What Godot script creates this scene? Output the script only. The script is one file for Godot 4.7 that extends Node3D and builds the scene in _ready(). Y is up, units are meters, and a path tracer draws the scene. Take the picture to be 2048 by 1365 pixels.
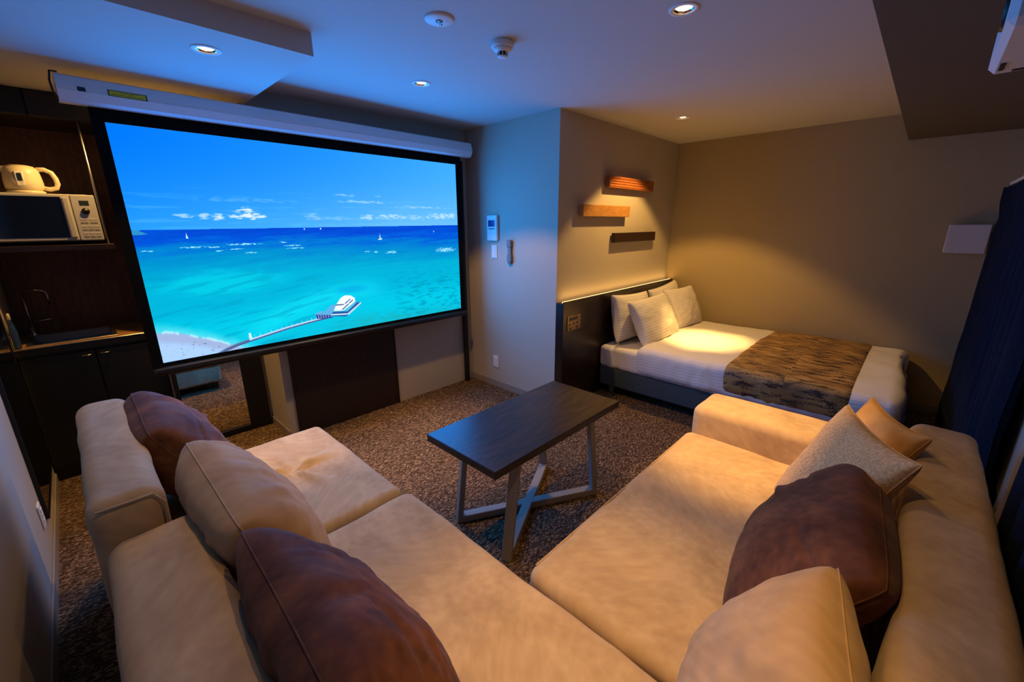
extends Node3D

# ---------------------------------------------------------------- mesh helpers
var used := {}
var M := {}

func numbered(called: String) -> String:
	var n: int = used.get(called, 0)
	used[called] = n + 1
	return called if n == 0 else "%s_%03d" % [called, n]

func tag(o: Node3D, label: String, category: String, group := "") -> Node3D:
	o.set_meta("label", label)
	o.set_meta("category", category)
	if group != "":
		o.set_meta("group", group)
	return o

func thing(called: String, label: String, category: String, at := Vector3.ZERO, group := "") -> Node3D:
	var o := Node3D.new()
	o.name = numbered(called)
	add_child(o)
	o.position = at
	return tag(o, label, category, group)

func obj(called: String, mesh: Mesh, mat: Material, parent: Node = null, at := Vector3.ZERO) -> MeshInstance3D:
	var o := MeshInstance3D.new()
	o.name = called if parent else numbered(called)
	o.mesh = mesh
	o.material_override = mat
	if parent:
		parent.add_child(o, true)
	else:
		add_child(o)
	o.position = at
	return o

func struct_box(called: String, lo: Vector3, hi: Vector3, mat: Material, parent: Node = null) -> MeshInstance3D:
	var b := BoxMesh.new()
	b.size = hi - lo
	var o := obj(called, b, mat, parent, (lo + hi) * 0.5)
	if parent == null:
		o.set_meta("kind", "structure")
	return o

func fin(st: SurfaceTool) -> ArrayMesh:
	st.generate_normals()
	return st.commit()

func begin(smooth := true) -> SurfaceTool:
	var st := SurfaceTool.new()
	st.begin(Mesh.PRIMITIVE_TRIANGLES)
	st.set_smooth_group(0 if smooth else -1)
	return st

func tri(st: SurfaceTool, a: Vector3, b: Vector3, c: Vector3) -> void:
	st.add_vertex(a); st.add_vertex(b); st.add_vertex(c)

func quad(st: SurfaceTool, a: Vector3, b: Vector3, c: Vector3, d: Vector3) -> void:
	tri(st, a, b, c); tri(st, a, c, d)

# chamfered box, corners at lo..hi : 44 triangles
func add_box(st: SurfaceTool, lo: Vector3, hi: Vector3, ch := 0.003, xf := Transform3D.IDENTITY) -> void:
	var c := (lo + hi) * 0.5
	var h := (hi - lo) * 0.5
	ch = minf(ch, minf(h.x, minf(h.y, h.z)) * 0.9)
	var P := func(sx: float, sy: float, sz: float, ax: int) -> Vector3:
		var v := Vector3(sx * h.x, sy * h.y, sz * h.z)
		for k in 3:
			if k != ax:
				v[k] -= signf(v[k]) * ch
		return xf * (c + v)
	var axes := [[0, 1, 2], [1, 2, 0], [2, 0, 1]]
	for a in axes:
		for s in [-1.0, 1.0]:
			var q := []
			for t in [[-1, -1], [1, -1], [1, 1], [-1, 1]]:
				var v := [0.0, 0.0, 0.0]
				v[a[0]] = s; v[a[1]] = float(t[0]); v[a[2]] = float(t[1])
				q.append(P.call(v[0], v[1], v[2], a[0]))
			if s > 0: q.reverse()
			quad(st, q[0], q[1], q[2], q[3])
	for a in axes:
		for t in [[-1, -1], [1, -1], [1, 1], [-1, 1]]:
			var v0 := [0.0, 0.0, 0.0]
			var v1 := [0.0, 0.0, 0.0]
			v0[a[0]] = -1.0; v1[a[0]] = 1.0
			for v in [v0, v1]:
				v[a[1]] = float(t[0]); v[a[2]] = float(t[1])
			var q := [P.call(v0[0], v0[1], v0[2], a[1]), P.call(v1[0], v1[1], v1[2], a[1]), P.call(v1[0], v1[1], v1[2], a[2]), P.call(v0[0], v0[1], v0[2], a[2])]
			if t[0] * t[1] < 0: q.reverse()
			quad(st, q[0], q[1], q[2], q[3])
	for sx in [-1, 1]:
		for sy in [-1, 1]:
			for sz in [-1, 1]:
				var q := [P.call(sx, sy, sz, 0), P.call(sx, sy, sz, 1), P.call(sx, sy, sz, 2)]
				if sx * sy * sz < 0: q.reverse()
				tri(st, q[0], q[1], q[2])

func cbox(lo: Vector3, hi: Vector3, ch := 0.003) -> ArrayMesh:
	var st := begin(false)
	add_box(st, lo, hi, ch)
	return fin(st)

# rounded, finely divided box for upholstery; disp(position, normal) gives an offset
func soft_box(lo: Vector3, hi: Vector3, r: float, step: float, disp = null) -> ArrayMesh:
	var st := begin()
	var c := (lo + hi) * 0.5
	var h := (hi - lo) * 0.5
	for a in [[0, 1, 2], [1, 2, 0], [2, 0, 1]]:
		var us := ticks(h[a[1]], r, step)
		var vs := ticks(h[a[2]], r, step)
		for s in [-1.0, 1.0]:
			var rows := []
			for u in us:
				var row := []
				for v in vs:
					var p := Vector3.ZERO
					p[a[0]] = s * h[a[0]]; p[a[1]] = u; p[a[2]] = v
					var inner := p.clamp(-h + Vector3.ONE * r, h - Vector3.ONE * r)
					var n := (p - inner).normalized()
					var w := c + inner + n * r
					if disp != null:
						w += disp.call(w, n)
					row.append(w)
				rows.append(row)
			for i in rows.size() - 1:
				for j in rows[0].size() - 1:
					var q := [rows[i][j], rows[i + 1][j], rows[i + 1][j + 1], rows[i][j + 1]]
					if s > 0: q = [rows[i][j], rows[i][j + 1], rows[i + 1][j + 1], rows[i + 1][j]]
					for k in [0, 1, 2, 0, 2, 3]:
						st.set_uv(Vector2(q[k].z, q[k].x + q[k].y))
						st.add_vertex(q[k])
	return fin(st)

func ticks(h: float, r: float, step: float) -> Array:
	var out := []
	for k in 5:
		out.append(-h + r * (1.0 - tan(PI / 4 * (4 - k) / 4.0)) if k else -h)
	var n := maxi(1, int(ceil((2 * h - 2 * r) / step)))
	for k in range(1, n):
		out.append(-h + r + (2 * h - 2 * r) * k / n)
	for k in range(4, -1, -1):
		out.append(-out[k])
	return out

func add_lathe(st: SurfaceTool, prof: Array, n := 24, xf := Transform3D.IDENTITY) -> void:
	for i in prof.size() - 1:
		for k in n:
			var a0 := TAU * k / n
			var a1 := TAU * (k + 1) / n
			var p: Vector2 = prof[i]
			var q: Vector2 = prof[i + 1]
			var A := xf * Vector3(p.x * cos(a0), p.y, p.x * sin(a0))
			var B := xf * Vector3(p.x * cos(a1), p.y, p.x * sin(a1))
			var C := xf * Vector3(q.x * cos(a1), q.y, q.x * sin(a1))
			var D := xf * Vector3(q.x * cos(a0), q.y, q.x * sin(a0))
			if p.x > 1e-5: tri(st, A, B, C)
			if q.x > 1e-5: tri(st, A, C, D)

func lathe(prof: Array, n := 24, smooth := true) -> ArrayMesh:
	var st := begin(smooth)
	add_lathe(st, prof, n)
	return fin(st)

func add_tube(st: SurfaceTool, path: Array, r: float, n := 10, closed := false) -> void:
	var rings := []
	var m := path.size()
	var up := Vector3.UP
	for i in m:
		var a: Vector3 = path[(i - 1 + m) % m] if closed or i > 0 else path[0]
		var b: Vector3 = path[(i + 1) % m] if closed or i < m - 1 else path[m - 1]
		var d := (b - a).normalized()
		if absf(d.dot(up)) > 0.95: up = Vector3.RIGHT if absf(d.x) < 0.8 else Vector3.BACK
		var x := d.cross(up).normalized()
		var y := x.cross(d).normalized()
		up = y
		var ring := []
		for k in n:
			ring.append(path[i] + (x * cos(TAU * k / n) + y * sin(TAU * k / n)) * r)
		rings.append(ring)
	for i in (m if closed else m - 1):
		var A: Array = rings[i]
		var B: Array = rings[(i + 1) % m]
		for k in n:
			quad(st, A[k], A[(k + 1) % n], B[(k + 1) % n], B[k])
	if not closed:
		for k in range(1, n - 1):
			tri(st, rings[0][0], rings[0][k + 1], rings[0][k])
			tri(st, rings[m - 1][0], rings[m - 1][k], rings[m - 1][k + 1])

func tube(path: Array, r: float, n := 10, closed := false) -> ArrayMesh:
	var st := begin()
	add_tube(st, path, r, n, closed)
	return fin(st)

# flat bar between two points, width w across "side", thickness t
func bar(a: Vector3, b: Vector3, side: Vector3, w: float, t: float, ch := 0.003) -> ArrayMesh:
	var st := begin(false)
	var y := (b - a).normalized()
	var x := (side - y * side.dot(y)).normalized()
	var z := x.cross(y)
	add_box(st, Vector3(-w / 2, 0, -t / 2), Vector3(w / 2, (b - a).length(), t / 2), ch, Transform3D(Basis(x, y, z), a))
	return fin(st)

func extrude(poly: Array, lo: float, hi: float, xf := Transform3D.IDENTITY) -> ArrayMesh:
	var st := begin(false)
	var pv := PackedVector2Array(poly)
	if Geometry2D.is_polygon_clockwise(pv): pv.reverse()
	var idx := Geometry2D.triangulate_polygon(pv)
	for k in range(0, idx.size(), 3):
		var a := pv[idx[k]]; var b := pv[idx[k + 1]]; var c := pv[idx[k + 2]]
		tri(st, xf * Vector3(a.x, a.y, hi), xf * Vector3(c.x, c.y, hi), xf * Vector3(b.x, b.y, hi))
		tri(st, xf * Vector3(a.x, a.y, lo), xf * Vector3(b.x, b.y, lo), xf * Vector3(c.x, c.y, lo))
	for k in pv.size():
		var a := pv[k]; var b := pv[(k + 1) % pv.size()]
		quad(st, xf * Vector3(a.x, a.y, lo), xf * Vector3(a.x, a.y, hi), xf * Vector3(b.x, b.y, hi), xf * Vector3(b.x, b.y, lo))
	return fin(st)

# a stuffed cushion in its own axes: w along x, h along y, t thick along z
func cushion_mesh(w: float, h: float, t: float, sd: int, crumple := 1.0, n := 40, pinch := 0.09, folds := [], soft := 0.0) -> ArrayMesh:
	var nz := FastNoiseLite.new()
	nz.seed = sd; nz.frequency = 3.2; nz.fractal_octaves = 3
	var st := begin()
	for side in [1.0, -1.0]:
		var rows := []
		for i in n + 1:
			var row := []
			for j in n + 1:
				var u := -cos(PI * i / n) * 0.35 + (2.0 * i / n - 1.0) * 0.65
				var v := -cos(PI * j / n) * 0.35 + (2.0 * j / n - 1.0) * 0.65
				var cut := 1.0 - soft * pow(u * v, 4.0)
				var px := u * w / 2 * (1.0 - pinch * (1.0 - v * v) * absf(u)) * cut
				var py := v * h / 2 * (1.0 - pinch * (1.0 - u * u) * absf(v)) * cut
				var body := pow(maxf(0.0, (1.0 - u * u) * (1.0 - v * v)), 0.36)
				var edge := maxf(absf(u), absf(v))
				var z := body * t / 2
				# creases run in from the seams and corners
				var ang := atan2(v, u)
				var cr := sin(ang * 9.0 + sd) * 0.5 + sin(ang * 17.0 + sd * 2.3) * 0.35
				z += side * 0.0
				z *= 1.0 + crumple * 0.06 * cr * smoothstep(0.35, 0.95, edge)
				z += crumple * body * 0.016 * nz.get_noise_3d(u * 0.45, v * 0.45, side * 2.0 + sd)
				for f in folds:
					var d: Vector2 = (f[1] - f[0])
					var q: Vector2 = Vector2(u, v) - f[0]
					var tt := clampf(q.dot(d) / d.length_squared(), 0, 1)
					var dist: float = (q - d * tt).length()
					z += float(f[2]) * exp(-dist * dist / (f[3] * f[3])) * sin(PI * clampf(tt * 0.9 + 0.1, 0, 1)) * body
				row.append(Vector3(px, py, z * side))
			rows.append(row)
		for i in n:
			for j in n:
				var q := [rows[i][j], rows[i][j + 1], rows[i + 1][j + 1], rows[i + 1][j]]
				if side < 0: q = [rows[i][j], rows[i + 1][j], rows[i + 1][j + 1], rows[i][j + 1]]
				for k in [0, 1, 2, 0, 2, 3]:
					st.set_uv(Vector2(q[k].x, q[k].y))
					st.add_vertex(q[k])
	return fin(st)

func rim_path(w: float, h: float, pinch := 0.09, soft := 0.0, n := 22) -> Array:
	var out := []
	for e in 4:
		for k in n:
			var s := -1.0 + 2.0 * k / n
			var u := 0.0
			var v := 0.0
			match e:
				0: u = s; v = -1.0
				1: u = 1.0; v = s
				2: u = -s; v = 1.0
				3: u = -1.0; v = -s
			out.append(Vector3(u * w / 2 * (1.0 - pinch * (1.0 - v * v) * absf(u)), v * h / 2 * (1.0 - pinch * (1.0 - u * u) * absf(v)), 0) * (1.0 - soft * pow(u * v, 4.0)))
	return out

func cushion(called: String, label: String, group: String, size: Vector3, xf: Transform3D, mat: Material, sd: int, crumple := 1.0, pinch := 0.09, folds := [], soft := 0.0) -> Node3D:
	var o := thing(called, label, "pillow" if called == "bed_pillow" else "cushion", Vector3.ZERO, group)
	o.transform = xf
	obj("cover", cushion_mesh(size.x, size.y, size.z, sd, crumple, 48, pinch, folds, soft), mat, o)
	obj("seam", tube(rim_path(size.x, size.y, pinch, soft), 0.0022, 6, true), mat, o)
	return o

# basis for a cushion whose face looks along n, with "up" roughly given, rolled about n
func facing(n: Vector3, up: Vector3, roll_deg: float, at: Vector3) -> Transform3D:
	n = n.normalized()
	var y := (up - n * up.dot(n)).normalized()
	var x := y.cross(n).normalized()
	return Transform3D(Basis(x, y, n).rotated(n, deg_to_rad(roll_deg)), at)

# ---------------------------------------------------------------- textures and materials
func tex(im: Image) -> ImageTexture:
	return ImageTexture.create_from_image(im)

func noise(sd: int, freq: float, oct := 4) -> FastNoiseLite:
	var n := FastNoiseLite.new()
	n.seed = sd; n.frequency = freq; n.fractal_octaves = oct
	return n

# seamless-ish grain stretched along u
func grain_tex(dark: Color, light: Color, sd: int, along := 1.0, across := 14.0, size := 384) -> ImageTexture:
	var im := Image.create(size, size, false, Image.FORMAT_RGB8)
	var a := noise(sd, 1.0, 4)
	var b := noise(sd + 7, 1.0, 3)
	for y in size:
		for x in size:
			var u := float(x) / size
			var v := float(y) / size
			var w := absf(u - 0.5) * 2.0
			w = smoothstep(0.8, 1.0, w) * 0.5
			var g := a.get_noise_2d(u * along * 3.0, v * across * 3.0 + 2.0 * b.get_noise_2d(u * 2.0, v * 3.0))
			var f := b.get_noise_2d(u * along * 14.0, v * across * 16.0)
			var k := clampf(0.5 + g * 0.9 + f * 0.35, 0, 1)
			im.set_pixel(x, y, dark.lerp(light, k))
	return tex(im)

func patch_tex(dark: Color, light: Color, sd: int, f1: float, f2: float, contrast := 1.0, size := 384, stretch := 1.0) -> ImageTexture:
	var im := Image.create(size, size, false, Image.FORMAT_RGB8)
	var a := noise(sd, 1.0, 4)
	var b := noise(sd + 3, 1.0, 2)
	for y in size:
		for x in size:
			var u := TAU * x / size
			var v := TAU * y / size
			# wrap both ways on a torus so that tiles join
			var g := a.get_noise_3d(cos(u) * f1 / TAU + sin(v) * f1 * 0.37 / TAU, sin(u) * f1 / TAU * stretch, cos(v) * f1 / TAU)
			var h := b.get_noise_3d(cos(u) * f2 / TAU + 9.0, sin(u) * f2 / TAU * stretch + sin(v) * f2 / TAU, cos(v) * f2 / TAU)
			im.set_pixel(x, y, dark.lerp(light, clampf(0.5 + contrast * (g * 0.8 + h * 0.35), 0, 1)))
	return tex(im)

func mat(called: String, c: Color, rough: float, metal := 0.0, spec := 0.5) -> StandardMaterial3D:
	var m := StandardMaterial3D.new()
	m.resource_name = called
	m.albedo_color = c
	m.roughness = rough
	m.metallic = metal
	m.metallic_specular = spec
	return m

func textured(called: String, t: Texture2D, rough: float, scale: Vector3, spec := 0.5, world := true) -> StandardMaterial3D:
	var m := mat(called, Color.WHITE, rough, 0.0, spec)
	m.albedo_texture = t
	m.uv1_triplanar = true
	m.uv1_world_triplanar = world
	m.uv1_scale = scale
	return m

func bump(m: StandardMaterial3D, t: Texture2D, depth_cm: float) -> StandardMaterial3D:
	m.heightmap_enabled = true
	m.heightmap_texture = t
	m.heightmap_scale = depth_cm
	return m

func glow(called: String, c: Color, e: float) -> StandardMaterial3D:
	var m := mat(called, Color(0.02, 0.02, 0.02), 0.6)
	m.emission_enabled = true
	m.emission = c
	m.emission_energy_multiplier = e
	return m

func c8(r: int, g: int, b: int) -> Color:
	return Color8(r, g, b)

func make_materials() -> void:
	# wall vinyl: fine linen weave relief
	var weave := Image.create(256, 256, false, Image.FORMAT_RGB8)
	var wn := noise(5, 0.09, 2)
	for y in 256:
		for x in 256:
			var k := 0.5 + 0.22 * sin(TAU * x / 8.0) * sin(TAU * y / 8.0) + 0.3 * wn.get_noise_2d(x, y)
			weave.set_pixel(x, y, Color(k, k, k))
	var wt := tex(weave)
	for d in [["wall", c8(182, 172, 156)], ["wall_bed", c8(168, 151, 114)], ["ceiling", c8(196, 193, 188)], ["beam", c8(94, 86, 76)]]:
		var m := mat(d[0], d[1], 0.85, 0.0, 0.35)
		m.uv1_triplanar = true
		m.uv1_world_triplanar = true
		m.uv1_scale = Vector3.ONE * 5.0
		M[d[0]] = bump(m, wt, 0.03 if d[0] != "ceiling" else 0.012)
	M.base = mat("baseboard", c8(150, 140, 128), 0.5)
	# carpet: tweed of short dashes in browns
	var S := 768
	var carpet := Image.create(S, S, false, Image.FORMAT_RGB8)
	carpet.fill(c8(84, 66, 52))
	var rng := RandomNumberGenerator.new()
	rng.seed = 11
	var shades := [c8(54, 41, 31), c8(74, 58, 45), c8(122, 99, 76), c8(146, 119, 92), c8(164, 136, 106), c8(94, 74, 58), c8(62, 48, 38)]
	for k in 26000:
		var w := rng.randi_range(5, 14)
		var x := rng.randi_range(-4, S)
		var y := rng.randi_range(0, S - 1)
		carpet.fill_rect(Rect2i(x, y, w, rng.randi_range(2, 4)), shades[rng.randi_range(0, 6)])
	var ct := tex(carpet)
	M.carpet = textured("carpet", ct, 1.0, Vector3.ONE * 0.95, 0.1)
	bump(M.carpet, ct, 0.5)
	# timber
	var dark_wood := grain_tex(c8(24, 16, 12), c8(56, 39, 30), 3)
	M.table = textured("table_wood", dark_wood, 0.3, Vector3(0.9, 0.9, 0.9), 0.5)
	M.dark = textured("dark_wood", grain_tex(c8(22, 13, 9), c8(44, 28, 20), 13), 0.32, Vector3(0.8, 0.8, 0.8))
	M.kitchen = textured("kitchen_wood", grain_tex(c8(84, 54, 28), c8(112, 74, 42), 23, 14.0, 1.0), 0.5, Vector3.ONE * 0.8)
	M.door = textured("door_wood", grain_tex(c8(28, 17, 13), c8(44, 28, 22), 33, 14.0, 1.0), 0.5, Vector3.ONE * 0.8)
	M.cedar = textured("reddish_wood", grain_tex(c8(136, 74, 34), c8(178, 106, 54), 43, 1.0, 8.0, 256), 0.5, Vector3.ONE * 3.0)
	M.oak = textured("oak_wood", grain_tex(c8(168, 118, 60), c8(194, 142, 80), 53, 1.0, 5.0, 256), 0.5, Vector3.ONE * 3.0)
	M.wenge = textured("wenge_wood", grain_tex(c8(30, 14, 12), c8(48, 26, 22), 63, 1.0, 8.0, 256), 0.5, Vector3.ONE * 3.0)
	# velvet upholstery: brushed nap in lighter and darker patches
	M.velvet = textured("tan_velvet", patch_tex(c8(166, 139, 102), c8(206, 178, 136), 71, 5.0, 26.0, 0.75), 0.9, Vector3.ONE * 0.9, 0.25)
	M.velvet.rim_enabled = true; M.velvet.rim = 0.2; M.velvet.rim_tint = 0.5
	M.brown = textured("brown_velvet", patch_tex(c8(68, 37, 20), c8(134, 84, 48), 81, 5.0, 20.0, 0.9), 0.85, Vector3.ONE * 1.4, 0.3, false)
	M.brown.rim_enabled = true; M.brown.rim = 0.15; M.brown.rim_tint = 1.0
	M.tan_cushion = textured("tan_cushion_velvet", patch_tex(c8(164, 132, 92), c8(200, 168, 126), 91, 4.0, 18.0, 0.8), 0.85, Vector3.ONE * 1.2, 0.3, false)
	M.tan_cushion.rim_enabled = true; M.tan_cushion.rim = 0.15; M.tan_cushion.rim_tint = 1.0
	M.knit = textured("speckled_cushion_cloth", patch_tex(c8(178, 140, 90), c8(230, 192, 138), 101, 60.0, 160.0, 1.2), 0.95, Vector3.ONE * 2.0, 0.2, false)
	M.gold = textured("gold_cushion_cloth", patch_tex(c8(186, 134, 62), c8(214, 164, 92), 111, 10.0, 60.0, 0.8), 0.7, Vector3.ONE * 1.4, 0.4, false)
	# bed linen: satin stripes woven in
	var stripes := Image.create(16, 256, false, Image.FORMAT_RGB8)
	var srel := Image.create(16, 256, false, Image.FORMAT_RGB8)
	for y in 256:
		var on := (y / 16) % 2
		for x in 16:
			stripes.set_pixel(x, y, c8(232, 228, 224) if on else c8(218, 214, 210))
			srel.set_pixel(x, y, Color.WHITE * (0.7 if on else 0.3))
	M.linen = textured("striped_linen", tex(stripes), 0.75, Vector3.ONE * 5.0, 0.4, false)
	M.linen.uv1_triplanar = false
	bump(M.linen, tex(srel), 0.06)
	M.linen_plain = mat("white_linen", c8(228, 224, 220), 0.85, 0.0, 0.3)
	M.bed_base = textured("slate_upholstery", patch_tex(c8(60, 70, 76), c8(84, 94, 100), 121, 80.0, 200.0, 1.0), 0.95, Vector3.ONE * 3.0, 0.2)
	# runner: gold ground with broken dark weft streaks
	var R := Image.create(512, 512, false, Image.FORMAT_RGB8)
	var n1 := noise(131, 1.0, 4)
	var n2 := noise(137, 1.0, 3)
	for y in 512:
		for x in 512:
			var u := x / 512.0
			var v := y / 512.0
			var s := n1.get_noise_2d(u * 5.0, v * 40.0) + 0.5 * n2.get_noise_2d(u * 70.0, v * 150.0)
			var base := c8(140, 108, 62).lerp(c8(184, 146, 88), clampf(0.5 + n2.get_noise_2d(u * 3.0, v * 8.0), 0, 1))
			R.set_pixel(x, y, base.lerp(c8(52, 40, 36), 0.9 * smoothstep(0.14, 0.34, s)))
	M.runner = textured("gold_runner_brocade", tex(R), 0.55, Vector3(1.1, 0.62, 1), 0.5)
	M.runner.uv1_triplanar = false
	M.curtain = textured("navy_curtain_cloth", patch_tex(c8(20, 26, 40), c8(32, 40, 58), 141, 60.0, 160.0, 1.0), 0.95, Vector3.ONE * 2.0, 0.2)
	# plain ones
	M.white = mat("white_plastic", c8(226, 226, 224), 0.45)
	M.case = mat("white_painted_metal", c8(224, 226, 230), 0.4)
	M.offwhite = mat("ivory_plastic", c8(222, 208, 180), 0.32)
	M.silver = mat("silver_plastic", c8(186, 184, 182), 0.38, 0.35)
	M.steel = mat("brushed_steel", c8(196, 192, 186), 0.3, 1.0)
	M.chrome = mat("chrome", c8(220, 220, 222), 0.12, 1.0)
	M.black = mat("black_plastic", c8(14, 14, 15), 0.4)
	M.black_cloth = mat("black_screen_border", c8(11, 11, 14), 0.8, 0.0, 0.25)
	M.black_gloss = mat("black_glass", c8(8, 8, 9), 0.08)
	M.mirror = mat("mirror_silver", c8(225, 228, 228), 0.02, 1.0)
	M.grey = mat("grey_plastic", c8(112, 108, 104), 0.5)
	M.leg = mat("greige_painted_steel", c8(150, 142, 132), 0.45)
	M.worktop = textured("tan_worktop", grain_tex(c8(150, 108, 66), c8(186, 140, 92), 151, 1.0, 8.0, 256), 0.4, Vector3.ONE * 1.5)
	M.shade = mat("white_lamp_shade", c8(206, 196, 190), 0.8)
	M.lcd = mat("dark_lcd", c8(34, 44, 44), 0.25)
	M.lcd_blue = mat("blue_lcd", c8(40, 72, 120), 0.2)
	M.print = mat("dark_print", c8(70, 66, 62), 0.6)
	M.yellow = mat("yellow_label", c8(226, 200, 20), 0.6)
	M.lens = mat("clear_lens", c8(190, 200, 210), 0.08, 0.6)
	M.bottle = mat("blue_bottle_plastic", c8(40, 70, 120), 0.15)
	M.dl_glow = glow("downlight_led", Color(1.0, 0.84, 0.62), 3.0)
	M.led_glow = glow("led_strip", Color(1.0, 0.76, 0.48), 4.5)

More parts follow.
